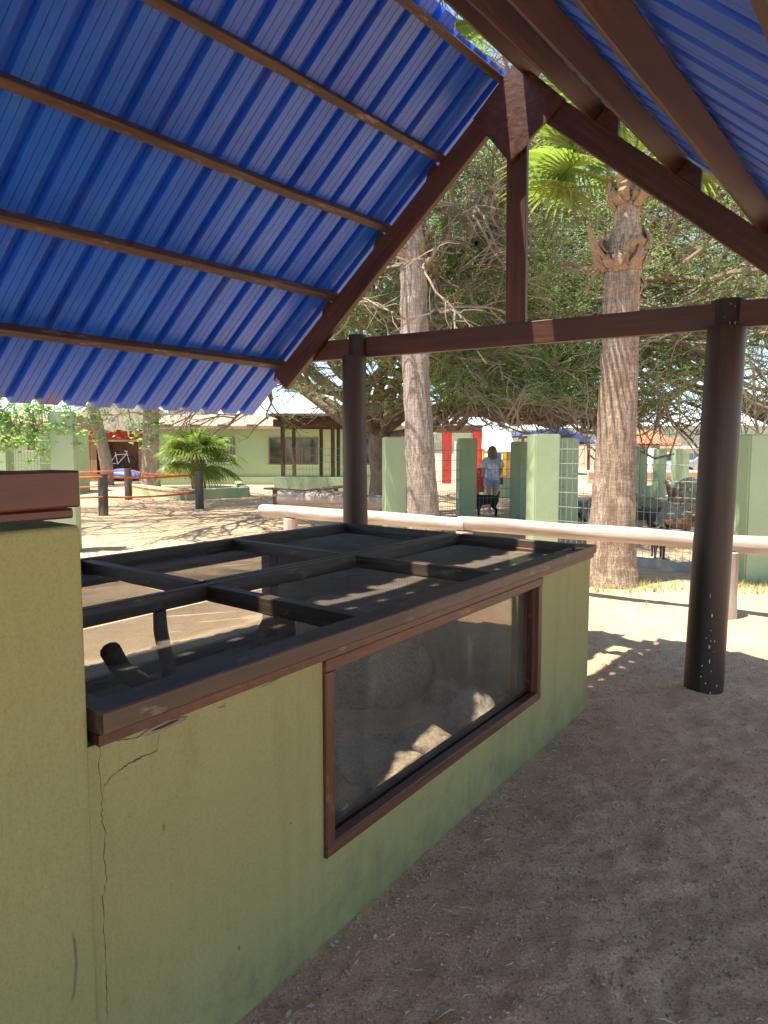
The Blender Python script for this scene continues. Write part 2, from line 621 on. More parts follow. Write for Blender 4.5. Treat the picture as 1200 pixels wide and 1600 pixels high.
def front(u, v, b=0.02):
    """point of the enclosures' front plane at a photo pixel"""
    n = Vector((E1.y, -E1.x, 0))
    P0 = T(0, b, 0)
    c = Vector((0, 0, CZ))
    q = aty(u, v, 1.0) - c
    return c + q * ((P0 - c).dot(n) / q.dot(n))


# ================================================================== ground
POST2 = Vector((2.025, 4.416, 0))


_fr = random.Random(77)
FEET = {}
for _k in range(150):
    _x, _y, _a = _fr.uniform(-.2, 3.6), _fr.uniform(.8, 6.2), _fr.uniform(0, 6.28)
    for _i in range(-1, 2):
        for _j in range(-1, 2):
            FEET.setdefault((int(_x / .25) + _i, int(_y / .25) + _j), []).append((_x, _y, math.cos(_a), math.sin(_a), _fr.uniform(.5, 1)))


def feet(x, y):
    z = 0.0
    for (fx, fy, c, s_, k) in FEET.get((int(x / .25), int(y / .25)), ()):
        u, w = (x - fx) * c + (y - fy) * s_, -(x - fx) * s_ + (y - fy) * c
        r = math.hypot(u / .135, w / (.048 - .018 * math.sin(u * 14)))
        if r < 1.6: z += k * (-.013 * (1 - r) if r < 1 else .007 * math.sin((r - 1) / .6 * math.pi))
    return z


def gz(x, y):
    p = Vector((x, y, 0))
    z = noise.noise(p * .35) * .03 + noise.noise(p * 1.3 + Vector((5, 1, 0))) * .018
    near = max(0.0, 1 - max(0.0, (p - Vector((1, 2.5, 0))).length - 3.5) / 3)
    if near > 0:
        z += near * (noise.noise(p * 4.2) * .018 + abs(noise.noise(p * 8.5 + Vector((0, 3, 0)))) * .022 + noise.noise(p * 19) * .008 + noise.noise(p * 41) * .004)
    if near > 0: z += feet(x, y)
    w = p - C0
    a = w.dot(E1)
    n = Vector((E1.y, -E1.x, 0))
    dist = w.dot(n)
    if -0.3 < dist < 1.5:
        k = min(1, max(0, (a + 3) / 2)) * min(1, max(0, (4.2 - a) / 1.0))
        h = .012 - .02 * min(1, max(0, (a - 1.0) / 2.2))
        z = z * (1 - .5 * k * max(0, 1 - max(dist, 0) / .6)) + k * h * math.exp(-max(dist, 0) / .34) * (1 + .35 * noise.noise((a * 2.3, 3, 0)))
    r = (p - POST2).length
    if r < .7: z = z * (.4 if r < .2 else 1) + .05 * math.exp(-(r / .24) ** 2) * (1 + .6 * noise.noise((x * 5, y * 5, 1)))
    return z


def axis_steps(lo, hi, step, far, g=1.13):
    xs = list(np.arange(lo, hi + 1e-6, step))
    s, x = step, hi
    while x < far:
        s *= g; x += s; xs.append(x)
    s, x = step, lo
    while x > -far:
        s *= g; x -= s; xs.insert(0, x)
    return xs


xs = axis_steps(-.9, 3.2, .03, 1500)
ys = axis_steps(.9, 5.6, .03, 1500)
nx, ny = len(xs), len(ys)
m = MB()
m.v = [(x, y, gz(x, y) if abs(x) < 80 and abs(y) < 80 else 0.0) for y in ys for x in xs]
m.f = [(j * nx + i, j * nx + i + 1, (j + 1) * nx + i + 1, (j + 1) * nx + i) for j in range(ny - 1) for i in range(nx - 1)]
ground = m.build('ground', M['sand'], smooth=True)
tag(ground, kind='structure')

# ================================================================== pavilion
PA = Vector((.92, 5.05, 0)); PD = Vector((.857, -.515, 0)).normalized(); PN = Vector((.515, .857, 0)).normalized()
RL = Vector((math.sin(R(39.2)), math.cos(R(39.2)), 0)); RR = Vector((math.sin(R(37.8)), math.cos(R(37.8)), 0))
TB = -7.5


def PV(s, z, t=0.0, r=None, n=0.0):
    p = PA + PD * s + PN * n + (r * t if r is not None else Vector((0, 0, 0)))
    return Vector((p.x, p.y, z))


pav = thing('pavilion', (POST2.x, POST2.y, 0), 'open timber pavilion with blue corrugated metal roof over the enclosures', 'pavilion')
NL = Vector((-.922 * PD.x, -.922 * PD.y, 1)).normalized()
NR = Vector((.856 * PD.x, .856 * PD.y, 1)).normalized()
zLs = lambda s: 4.256 + .922 * s
zRs = lambda s: 4.105 - .856 * s + .165


def sheet(side, t0, t1, s0, s1, idx):
    r = RL if side == 'L' else RR
    zf = zLs if side == 'L' else zRs
    n = NL if side == 'L' else NR
    prof = []
    k0, k1 = math.floor(t0 / .2) - 1, math.ceil(t1 / .2) + 1
    base = [(-.1, 0), (-.0785, 0), (-.0765, .007), (-.0745, 0), (-.034, 0), (-.027, .046), (.027, .046), (.034, 0), (.0745, 0), (.0765, .007), (.0785, 0)]
    for k in range(k0, k1 + 1):
        for q in base:
            x = k * .2 + q[0]
            if t0 + 1e-4 < x < t1 - 1e-4: prof.append((x, q[1]))
    prof = [(t0, 0.0)] + prof + [(t1, 0.0)]
    rows = 9
    lift = .0012 * (idx % 2)
    vs, uvs = [], []
    ln = math.hypot(s1 - s0, zf(s1) - zf(s0))
    for j in range(rows + 1):
        s = s0 + (s1 - s0) * j / rows
        for (x, h) in prof:
            wob = noise.noise((x * 1.7, s * 1.3, 4 if side == 'L' else 9)) * .003 + noise.noise((x * 4, s * .5, 2)) * .001
            p = PV(s, zf(s), x, r) + n * (h + wob + lift)
            vs.append(p); uvs.append((x, ln * j / rows))
    w = len(prof)
    fs = [(j * w + i, j * w + i + 1, (j + 1) * w + i + 1, (j + 1) * w + i) for j in range(rows) for i in range(w - 1)]
    me = bpy.data.meshes.new('roof_sheet')
    me.from_pydata([tuple(v) for v in vs], [], fs)
    ul = me.uv_layers.new(name='sheet')
    for l in me.loops: ul.data[l.index].uv = uvs[l.vertex_index]
    me.materials.append(M['roof'])
    o = link(bpy.data.objects.new('roof_sheet', me), pav)
    sm = o.modifiers.new('thick', 'SOLIDIFY'); sm.thickness = .0012; sm.offset = 1


for side, s0, s1, tend in (('L', -.115, -2.58, .16), ('R', .13, 2.62, .16)):
    t, k = tend, 0
    while t > TB:
        sheet(side, t - .8 - .03, t, min(s0 + .05 * max(0, .16 - t), .085) if side == 'L' else s0, s1, k)
        t -= .8; k += 1

random.seed(3)
for s, z in ((-.124, 4.09), (-.586, 3.685), (-1.044, 3.244), (-1.541, 2.785), (-2.088, 2.275)):
    zc = 4.204 + .922 * s
    beam('purlin', PV(s, zc, TB + .05, RL), PV(s, zc, .035, RL), .05, .07, M['purlinwood'], pav, up=NL, segs=14, wob=.012)
for s in (.105, .537, 1.037, 1.537, 2.14):
    zc = 4.105 - .856 * s + .076
    beam('purlin', PV(s, zc, TB + .05, RR), PV(s, zc, .05, RR), 0.046, .112, M['beamwood'], pav, up=NR, segs=10, wob=.008)

for tt in (0.0, TB + .3):
    q = lambda s, z, n=0.0: PV(s, z, tt, (RL + RR).normalized(), n)
    kf = .922
    beam('rafter', q(-2.085, 4.054 - .922 * 2.085), q(-.02, 4.054 - .922 * .02), .055, .165, M['beamwood'], pav, up=NL)
    beam('rafter', q(2.35, 4.006 - .856 * 2.35, .004), q(.02, 4.006 - .856 * .02, .004), .055, .165, M['beamwood'], pav, up=NR)
    beam('tie_beam', q(-1.885, 2.372, .06), q(1.95, 2.372, .06), .06, .155, M['beamwood'], pav)
    beam('king_post', q(-.018, 2.45, .055), q(-.018, 3.75, .03), .05, .145, M['beamwood'], pav, up=PD)
    # gusset plate: kite on the near face
    poly = [q(0.0, 4.165, -.032), q(.335, 3.83, -.032), (q(-.045, 3.512, -.032)), q(-.315, 3.855, -.032)]
    MB().prism(poly, -PN * .028).build('gusset_plate', M['beamwood'], pav)
    # wedge blocks under the purlins
    for s in (-.586, -1.044, -1.541, -2.05):
        zt = 4.156 + .922 * s
        dl = Vector((PD.x, PD.y, .922)).normalized()
        a = q(s, zt + .012, .012)
        MB().prism([a - dl * .19 + NL * .0, a - dl * .03, a - dl * .03 + NL * .06, a - dl * .10 + NL * .065], PN * .045).build('wedge_block', M['beamwood'], pav)
    for s in (.537, 1.037, 1.537):
        zt = 4.105 - .856 * s
        dl = Vector((PD.x, PD.y, -.856)).normalized()
        a = q(s, zt + .004, .0)
        MB().prism([a - dl * .02 - PN * .02, a + dl * .17 - PN * .02, a + dl * .085 + NR * .10 - PN * .02, a - dl * .02 + NR * .10 - PN * .02], PN * .055).build('wedge_block', M['beamwood'], pav)


def round_post(name, p0, p1, r, parent):
    p0, p1 = Vector(p0), Vector(p1)
    mm = MB()
    n = 26
    pts = [p0.lerp(p1, i / 12) for i in range(13)]
    mm.tube(pts, [r * (1.03 - .06 * i / 12) for i in range(13)], n)
    mm.v = [tuple(Vector(v) + Vector((noise.noise(Vector(v) * 2.3), noise.noise(Vector(v) * 2.3 + Vector((4, 4, 4))), 0)) * .006) for v in mm.v]
    o = mm.build(name, M['post'], parent, smooth=True)
    md_ = o.modifiers.new('edge', 'EDGE_SPLIT'); md_.split_angle = R(50)
    return o


pp = round_post('post', (2.025, 4.416, -.3), (2.085, 4.40, 2.30), .114, pav)
# upper half post that laps over the tie beam on the near side
tp = PV(1.255, 0, 0, None, -.035)


def lap(p, r):
    mm = MB()
    n = 14
    ring = []
    for k in range(n + 1):
        a = math.pi * k / n
        v = PD * math.cos(a) * r - PN * math.sin(a) * r
        ring.append(Vector(p) + v + PN * .06)
    mm.prism([Vector((v.x, v.y, 2.28)) for v in ring], (0, 0, .19))
    return mm.build('post_head', M['post'], pav, smooth=False)


lap((2.085, 4.40, 0), .10)
p1b = PV(-1.335, 0, 0, None, -.03)
round_post('post', (p1b.x + .02, p1b.y, -.3), (p1b.x, p1b.y, 2.30), .098, pav)
lap(p1b, .075)
for s in (-1.335, 1.25):
    p = PV(s, 0, TB + .3, (RL + RR).normalized(), -.03)
    round_post('post', (p.x, p.y, -.3), (p.x, p.y, 2.45), .105, pav)
# bird droppings / paint flecks on the near post
random.seed(8)
mm = MB()
for k in range(28):
    z = random.choice([random.uniform(.03, .95), random.uniform(.05, .5), random.uniform(2.3, 2.44)])
    a = math.radians(random.gauss(258, 16))
    r = .1205 - .003 * z if z < 2 else .1025
    c = Vector((2.025 + .026 * z, 4.416 - .007 * z, z)) if z < 2 else Vector((2.085, 4.40, z)) + PN * .06
    pnt = c + Vector((math.cos(a), math.sin(a), 0)) * r
    t_ = Vector((-math.sin(a), math.cos(a), 0))
    s1_, s2_ = random.uniform(.001, .004), random.uniform(.001, .006) * random.choice([1, 1, 1, 3])
    ring = [pnt + t_ * (s1_ * math.cos(b)) + Vector((0, 0, s2_ * math.sin(b))) for b in [i * math.pi / 3 for i in range(6)]]
    mm.prism(ring, Vector((math.cos(a), math.sin(a), 0)) * .0012)
tag(mm.build('paint_flecks', M['paint_spot'], pav), kind='stuff')

# ================================================================== low enclosure (terrarium)
ter = thing('terrarium', C0, 'long green stucco terrarium with glass window and wire mesh lid', 'terrarium')
WT = .925
fn = T
WA0, WA1, WZ0, WZ1 = .765, 2.49, .295, .922
mm = MB()
o_, i_ = .03, .14
mm.box(-.12, L1 - .02, o_, i_, -.3, WZ0, fn)
mm.box(-.12, WA0, o_, i_, WZ0, WT, fn)
mm.box(WA1, L1 - .02, o_, i_, WZ0, WT, fn)
wall_f = mm.build('front_wall', M['stucco'], ter)
wall_f['label'] = 'green stucco front wall with cracks under the lid'
mm = MB()
bo, bi = L2 - .02, L2 - .13
BA0, BA1, BZ0, BZ1 = .5, 2.41, .32, .90
mm.box(0, L1 - .02, bi, bo, -.3, BZ0, fn)
mm.box(0, BA0, bi, bo, BZ0, WT, fn)
mm.box(BA1, L1 - .02, bi, bo, BZ0, WT, fn)
mm.box(BA0, BA1, bi, bo, BZ1, WT, fn)
mm.build('back_wall', M['stucco'], ter)
MB().box(L1 - .13, L1 - .02, i_, bi, -.3, WT, fn).build('end_wall', M['stucco'], ter)
MB().box(0, .10, i_, bi, -.3, WT, fn).build('end_wall', M['stucco'], ter)

# ---- lid
lid = MB().box(0.0, L1 - .005, .012, .075, WT, .949, fn).build('wall_plate', M['framewood'], ter)
beam('wall_plate', T(0, L2 - .05, .937), T(L1 - .005, L2 - .05, .937), .06, .024, M['framewood'], ter)
beam('wall_plate', T(L1 - .045, .08, .937), T(L1 - .045, L2 - .085, .937), .06, .024, M['framewood'], ter)
random.seed(5)
lf = beam('lid_rail', T(0, .045, .975), T(L1, .045, .975), .09, .05, M['lidwood'], ter, segs=12, wob=.004)
lf['label'] = 'worn front rail of the mesh lid'
beam('lid_rail', T(0.02, L2 - .035, .965), T(L1, L2 - .035, .965), .06, .068, M['lidwood'], ter, segs=10, wob=.004)
beam('lid_rail', T(.03, .955, .966), T(L1 - .06, .955, .966), .046, .066, M['lidwood'], ter, segs=10, wob=.003)
beam('lid_rail', T(1.08, 1.008, .968), T(L1 - .06, 1.008, .968), .046, .062, M['lidwood'], ter, segs=10, wob=.003)
for a in (.03, 1.05, 2.085, L1 - .03):
    for b0, b1 in ((.092, .93), (1.033, L2 - .066)):
        beam('lid_crossbar', T(a, b0 - .004, .9645), T(a, b1 + .004, .9645), .055, .064, M['lidwood'], ter, segs=6, wob=.003)
# wire mesh panels
PANELS = []
for a0, a1 in ((.055, 1.025), (1.075, 2.06), (2.11, L1 - .055)):
    for b0, b1 in ((.09, .932), (1.03, L2 - .065)):
        PANELS.append((a0, a1, b0, b1))


def wire_panel(a0, a1, b0, b1, seed):
    mm = MB()
    W, H = a1 - a0, b1 - b0
    px, py = .0135, .0095          # diamond pitch
    sag = lambda a, b: -.014 * math.sin(math.pi * (a - a0) / W) * math.sin(math.pi * (b - b0) / H) + .004 * noise.noise((a * 3, b * 3, seed))
    w = .0006
    sl = py / px
    for sg in (1, -1):
        k0 = -int(W * sl / py) - 2
        k1 = int(H / py) + int(W * sl / py) + 2
        for k in range(k0, k1):
            # line b = b0 + k*py + sg*sl*(a-a0)
            c = k * py
            ta, tb = 0.0, W
            lo_, hi_ = (0 - c) / (sg * sl), (H - c) / (sg * sl)
            if lo_ > hi_: lo_, hi_ = hi_, lo_
            ta, tb = max(ta, lo_), min(tb, hi_)
            if tb - ta < .01: continue
            ns = max(1, int((tb - ta) / .18))
            pts = []
            for i in range(ns + 1):
                x = ta + (tb - ta) * i / ns
                aa, bb = a0 + x, b0 + c + sg * sl * x
                pts.append(T(aa, bb, .930 + sag(aa, bb) + (.0006 if sg > 0 else 0)))
            dirv = (pts[-1] - pts[0]).normalized()
            sd2 = Vector((-dirv.y, dirv.x, 0)) * w
            n0 = len(mm.v)
            for p in pts:
                mm.v += [tuple(p + sd2), tuple(p - sd2), tuple(p + Vector((0, 0, .0009)))]
            for i in range(ns):
                q0 = n0 + i * 3
                mm.f += [(q0, q0 + 3, q0 + 4, q0 + 1), (q0 + 1, q0 + 4, q0 + 5, q0 + 2), (q0 + 2, q0 + 5, q0 + 3, q0)]
    o = mm.build('wire_mesh', M['wire'], ter)
    tag(o, kind='stuff')


for k, p in enumerate(PANELS): wire_panel(*p, k)


# ---- glazed windows
def window(a0, a1, z0, z1, bout, bin_, sign, name):
    """frame bars, deep jamb lining and a pane; sign -1: outside towards -b"""
    fw = .042
    bo_ = bout + sign * .014
    w = MB()
    wo = bpy.data.objects.new(name, None)
    link(wo, ter, Matrix.Translation(T(a0, bout, z0)))
    lo_, hi_ = min(bo_, bout - sign * .03), max(bo_, bout - sign * .03)
    for (x0, x1, y0, y1) in ((a0, a1, z0, z0 + fw), (a0, a1, z1 - fw, z1), (a0, a0 + fw, z0 + fw, z1 - fw), (a1 - fw, a1, z0 + fw, z1 - fw)):
        p0 = T((x0 + x1) / 2 if x1 - x0 < .1 else x0, (lo_ + hi_) / 2, y0 if x1 - x0 < .1 else (y0 + y1) / 2)
        p1 = T((x0 + x1) / 2 if x1 - x0 < .1 else x1, (lo_ + hi_) / 2, y1 if x1 - x0 < .1 else (y0 + y1) / 2)
        if x1 - x0 < .1:
            beam('frame_stile', p0, p1, hi_ - lo_, fw, M['framewood'], wo, up=E1)
        else:
            beam('frame_rail', p0, p1, hi_ - lo_, fw, M['framewood'], wo, segs=8, wob=.003)
    # jamb lining
    bm_ = bout - sign * .03
    bi2 = bin_ + sign * .004
    l2, h2 = min(bm_, bi2), max(bm_, bi2)
    jl = MB()
    jt = .022
    jl.box(a0 + .012, a1 - .012, l2, h2, z0 + .002, z0 + jt, T)
    jl.box(a0 + .012, a1 - .012, l2, h2, z1 - jt, z1 - .002, T)
    jl.box(a0 + .012, a0 + .012 + jt, l2, h2, z0 + jt, z1 - jt, T)
    jl.box(a1 - .012 - jt, a1 - .012, l2, h2, z0 + jt, z1 - jt, T)
    jl.build('jamb_lining', M['framewood'], wo)
    bg = bout - sign * .062
    # thin stop beads
    st = MB()
    for (x0, x1, y0, y1) in ((a0 + .034, a1 - .034, z0 + jt, z0 + jt + .014), (a0 + .034, a1 - .034, z1 - jt - .014, z1 - jt), (a0 + .034, a0 + .05, z0 + jt + .014, z1 - jt - .014), (a1 - .05, a1 - .034, z0 + jt + .014, z1 - jt - .014)):
        st.box(x0, x1, bg - .012, bg - .004, y0, y1, T)
    st.build('glazing_bead', M['framewood'], wo)
    MB().box(a0 + .035, a1 - .035, bg - .002, bg + .002, z0 + jt, z1 - jt, T).build('pane', M['glass'], wo)


window(WA0, WA1, WZ0, WZ1, o_, i_, -1, 'front_window')
window(BA0, BA1, BZ0, BZ1, bo, bi, 1, 'back_window')


# ---- cracks and chipped plaster on the front wall
def ribbon(pts, w, name, mat, parent, b=.0285):
    mm = MB()
    n = Vector((E1.y, -E1.x, 0))
    for i, p in enumerate(pts):
        a = pts[max(0, i - 1)]; c = pts[min(len(pts) - 1, i + 1)]
        d_ = (c - a).normalized()
        s_ = d_.cross(n).normalized() * w * (1 if 0 < i < len(pts) - 1 else .2) * random.uniform(.4, 1.3)
        mm.v += [tuple(p + s_), tuple(p - s_)]
    mm.f = [(2 * i, 2 * i + 1, 2 * i + 3, 2 * i + 2) for i in range(len(pts) - 1)]
    return mm.build(name, mat, parent)


def pxline(pts, n, jit, b=.0285):
    out = []
    for i in range(len(pts) - 1):
        for k in range(n):
            f = k / n
            u = pts[i][0] + (pts[i + 1][0] - pts[i][0]) * f + random.gauss(0, jit)
            v = pts[i][1] + (pts[i + 1][1] - pts[i][1]) * f + random.gauss(0, jit * .4)
            out.append(front(u, v, b))
    out.append(front(*pts[-1], b))
    return out


random.seed(11)
ribbon(pxline([(187, 1204), (205, 1191), (225, 1181), (246, 1174)], 5, 1.2), .0012, 'crack', M['crack'], ter)
ribbon(pxline([(160, 1152), (185, 1157), (215, 1152), (232, 1143)], 5, 1.2), .0008, 'crack', M['crack'], ter)
ribbon(pxline([(162, 1230), (175, 1212), (187, 1204)], 5, 1.2), .0006, 'crack', M['crack'], ter)
ribbon(pxline([(245, 1176), (247, 1155), (250, 1145)], 4, 1.2), .0006, 'crack', M['crack'], ter)
ribbon(pxline([(340, 1108), (349, 1103), (352, 1098)], 3, 1.5), .0012, 'crack', M['crack'], ter)
ribbon(pxline([(405, 1076), (425, 1066), (438, 1058)], 3, .6), .0007, 'crack', M['crack'], ter)
ring = [front(u, v, .0275) for u, v in ((222, 1147), (232, 1139), (246, 1133), (262, 1126), (280, 1121), (292, 1119), (288, 1126), (272, 1133), (255, 1141), (240, 1146), (230, 1150))]
MB().prism(ring, Vector((E1.y, -E1.x, 0)) * .002).build('plaster_chip', M['mortar'], ter)
ring = [front(u, v, .0245) for u, v in ((236, 1143), (248, 1136), (268, 1127), (280, 1124), (268, 1131), (250, 1139))]
MB().prism(ring, Vector((E1.y, -E1.x, 0)) * .001).build('plaster_hole', M['crack'], ter)
for (u, v, w_, h_) in ((257, 1293, 2.2, 6), (374, 1481, 1.2, 4), (455, 1286, 1.5, 2), (330, 1434, 9, 8), (276, 1305, 1, 1), (202, 1277, 1, 1)):
    if w_ > 5: continue
    ring = [front(u + w_ * math.cos(a) * (1 + .3 * math.sin(3 * a)), v + h_ * math.sin(a), .0285) for a in [i * .7854 for i in range(8)]]
    MB().prism(ring, Vector((E1.y, -E1.x, 0)) * .0008).build('mud_spot', M['mortar'], ter)

# ---- earth floor inside
mm = MB()
na, nb = 60, 36
for j in range(nb + 1):
    for i in range(na + 1):
        a = .1 + (L1 - .23) * i / na; b = .14 + (L2 - .27) * j / nb
        mm.v.append(tuple(T(a, b, -.02 + .06 * noise.noise((a * 1.7, b * 1.7, 1)) + .015 * noise.noise((a * 9, b * 9, 2)) + .05 * max(0, 1 - b / .8))))
mm.f = [(j * (na + 1) + i, j * (na + 1) + i + 1, (j + 1) * (na + 1) + i + 1, (j + 1) * (na + 1) + i) for j in range(nb) for i in range(na)]
mm.build('earth_floor', M['litter'], ter, smooth=True)
# loose leaves on the floor
random.seed(21)
mm = MB()
for k in range(2600):
    a, b = random.uniform(.2, L1 - .2), random.uniform(.16, L2 - .2)
    if random.random() < .5: b = random.uniform(.16, .9)
    c = T(a, b, .01 + .06 * noise.noise((a * 1.7, b * 1.7, 1)) + .05 * max(0, 1 - b / .8) + random.uniform(-.01, .015))
    an, l, w_ = random.uniform(0, 6.28), random.uniform(.012, .03), random.uniform(.004, .009)
    dx = Vector((math.cos(an), math.sin(an), random.uniform(-.4, .4))) * l
    dy = Vector((-math.sin(an), math.cos(an), random.uniform(-.5, .5))) * w_
    mm.add([c - dx, c - dy, c + dx, c + dy], [(0, 1, 2, 3)])
M['dryleaf'] = leaf_mat('dry_leaf', (.26, .19, .12), (.40, .31, .20), .15, .8)
tag(mm.build('leaf_litter', M['dryleaf']), 'dry brown leaf litter strewn over the terrarium floor', 'leaf litter', kind='stuff')

# ---- padlock and hasp on the lid
pl = thing('padlock', T(3.02, .04, 1.0), 'small dark padlock on the lid corner of the terrarium', 'padlock')
b0 = T(3.03, .02, 1.012)
MB().bar(T(2.985, .035, 1.0105), T(3.05, -.005, 1.0105), .03, .017, ch=.003).build('lock_body', M['steel'], pl)
arc = [T(2.985 - .03 * math.sin(k * math.pi / 8), .035 + .012 + .012 * math.cos(k * math.pi / 8) + .03 * math.sin(k * math.pi / 8) * .5, 1.012 + .004 * math.sin(k * math.pi / 8)) for k in range(9)]
MB().tube(arc, .0035, 8).build('shackle', M['steel'], pl, smooth=True)
MB().bar(T(2.93, .07, 1.003), T(3.0, .045, 1.003), .022, .003).build('hasp_plate', M['wire'], pl)

# ================================================================== rocks and dry branches inside the terrarium
for (u, v, z, sx, sy, sz, sd_, lab, mt) in (
        (612, 1212, .0, .38, .20, .125, 1.3, 'long low brown rock just behind the terrarium window', 'rock'),
        (668, 1176, .02, .20, .17, .12, 4.1, 'rounded brown rock touching the end of the long low rock', 'rock'),
        (738, 1128, .02, .17, .15, .15, 7.7, 'upright rock with a sunlit face inside the terrarium', 'palerock'),
        (690, 1098, .0, .15, .14, .14, 2.2, 'rounded rock half hidden behind the sunlit rock', 'rock'),
        (556, 1085, .0, .46, .36, .52, 9.4, 'big dark brown boulder in the far corner of the terrarium', 'rock')):
    p = at(u, v, z)
    o = obj('rock', rock_mesh('rock', sx, sy, sz, sd_, 4), M[mt], None, Matrix.Translation(p - Vector((0, 0, .03))) @ Matrix.Rotation(R(-56 + sd_ * 7), 4, 'Z'))
    tag(o, lab, 'rock', 'rocks in the terrarium')


def branch(name, pts, r0, r1, label):
    n = len(pts)
    mm = MB()
    mm.tube(pts, [(r0 + (r1 - r0) * i / (n - 1)) * (1 + .12 * noise.noise((i * 1.3, r0 * 90, 0))) for i in range(n)], 10)
    o = mm.build(name, M['bark_log'], None, smooth=True)
    tag(o, label, 'branch', 'dry branches in the terrarium')


def bp(u, v, bb, dz=0):
    n = Vector((E1.y, -E1.x, 0))
    return front(u, v, bb)


branch('dry_branch', [front(u, v, b_) for u, v, b_ in ((172, 1016, .52), (186, 1040, .54), (203, 1057, .57), (235, 1070, .62), (280, 1082, .7), (340, 1090, .85), (420, 1085, 1.05))], .030, .026, 'curved dry branch with a blunt raised end under the nearest mesh panel')
branch('dry_branch', [front(u, v, b_) for u, v, b_ in ((249, 948, .98), (251, 985, .98), (257, 1015, .97), (264, 1050, .96), (270, 1090, .94), (280, 1140, .9))], .026, .032, 'upright dry branch standing under the near mesh panel')
branch('dry_branch', [front(u, v, b_) for u, v, b_ in ((430, 938, 1.1), (412, 980, 1.1), (395, 1020, 1.1), (380, 1060, 1.0), (370, 1100, .9))], .022, .026, 'slanting dry branch by the back window post of the terrarium')

# ================================================================== tall enclosure on the left
tall = thing('tall_enclosure', T(-1.0, 0, 0), 'tall green stucco enclosure wall with a red brown timber on top', 'enclosure')
mm = MB()
mm.box(-2.6, -.016, .024, 2.0, -.3, 1.40, T)
o = mm.build('wall', M['stucco_s'], tall)
bv = o.modifiers.new('soft', 'BEVEL'); bv.width = .012; bv.segments = 3
beam('top_rail', T(-2.6, .035, 1.474), T(-.045, .035, 1.474), .10, .072, M['topwood'], tall, segs=10, wob=.006)
beam('top_rail', T(-2.6, .04, 1.427), T(-.05, .04, 1.427), .08, .02, M['topwood'], tall, segs=10, wob=.004)
for aa in (-2.55, -1.3, -.08):
    beam('top_crossbar', T(aa, .09, 1.472), T(aa, 1.96, 1.472), .05, .07, M['topwood'], tall)
beam('top_rail', T(-2.6, 1.93, 1.474), T(-.045, 1.93, 1.474), .06, .072, M['topwood'], tall)
random.seed(4)
ribbon(pxline([(157, 1162), (154, 1200), (160, 1250), (158, 1275), (164, 1300), (163, 1340), (166, 1370), (162, 1400), (164, 1480), (166, 1540), (167, 1598)], 6, 1.1, .0), .0009, 'crack', M['crack'], ter, .0)
ribbon([front(u, v, .0225) for u, v in ((114, 1455), (118, 1478), (120, 1505), (119, 1535), (116, 1555), (111, 1565))], .0022, 'scrape', M['mortar'], tall)

# ================================================================== small litter on the sand
random.seed(31)
mm = MB()
for k in range(42000):
    x, y = random.uniform(-.4, 3.0), (random.uniform(.95, 5.6) if k % 2 else random.uniform(.95, 3.2))
    if (Vector((x, y, 0)) - C0).dot(Vector((E1.y, -E1.x, 0))) < 0 and y < 4.2: continue
    s_ = random.choice([.0016, .002, .002, .0026, .003, .004, .0055]) * random.uniform(.7, 1.3)
    c = Vector((x, y, gz(x, y) + s_ * .3))
    vs = [c + Vector((random.uniform(-1, 1), random.uniform(-1, 1), random.uniform(-.7, .7))).normalized() * s_ * random.uniform(.7, 1.2) for _ in range(4)]
    vs = [c + Vector((s_ * random.uniform(.7, 1.2), 0, 0)), c + Vector((0, s_ * random.uniform(.7, 1.2), 0)), c + Vector((-s_ * random.uniform(.7, 1.2), 0, 0)), c + Vector((0, -s_ * random.uniform(.7, 1.2), 0)), c + Vector((0, 0, s_ * .8)), c - Vector((0, 0, s_ * .8))]
    mm.add(vs, [(0, 1, 4), (1, 2, 4), (2, 3, 4), (3, 0, 4), (1, 0, 5), (2, 1, 5), (3, 2, 5), (0, 3, 5)])
M['grit'] = leaf_mat('grit', (.20, .13, .085), (.58, .41, .28), 0, .9)
tag(mm.build('gravel', M['grit']), 'fine grit and small stones scattered on the sand', 'gravel', kind='stuff')
mm = MB()
for k in range(1600):
    x, y = random.uniform(-.3, 3.0), random.uniform(.95, 5.4)
    if (Vector((x, y, 0)) - C0).dot(Vector((E1.y, -E1.x, 0))) < 0 and y < 4.2: continue
    an, l = random.uniform(0, 6.28), random.uniform(.006, .02) * random.choice([1, 1, 1, 2.2])
    c = Vector((x, y, gz(x, y) + .003))
    d_ = Vector((math.cos(an), math.sin(an), 0)) * l
    s_ = Vector((-math.sin(an), math.cos(an), 0)) * .0012
    k_ = Vector((random.uniform(-.3, .3) * l, random.uniform(-.3, .3) * l, .004))
    mm.add([c - d_ - s_, c - d_ + s_, c + k_ + s_, c + k_ - s_, c + d_ + s_ * .5, c + d_ - s_ * .5, c + k_ + Vector((0, 0, .003))], [(0, 1, 2, 3), (3, 2, 4, 5), (0, 3, 6), (1, 6, 2), (3, 5, 6), (2, 6, 4)])
for k in range(420):
    # dry leaves and husks gathered at the foot of the front wall
    a_, dd = random.uniform(-.6, L1 + .3), abs(random.gauss(0, .16)) + .005
    p_ = T(a_, .03, 0) + Vector((E1.y, -E1.x, 0)) * dd
    c = Vector((p_.x, p_.y, gz(p_.x, p_.y) + .005))
    an, l = random.uniform(0, 6.28), random.uniform(.006, .016)
    d_ = Vector((math.cos(an), math.sin(an), random.uniform(-.2, .3))) * l
    s_ = Vector((-math.sin(an), math.cos(an), random.uniform(-.3, .3))) * l * random.uniform(.2, .5)
    mm.add([c - d_, c - s_, c + d_, c + s_, c + Vector((0, 0, -.003))], [(0, 1, 2, 3), (0, 4, 1), (1, 4, 2), (2, 4, 3), (3, 4, 0)])
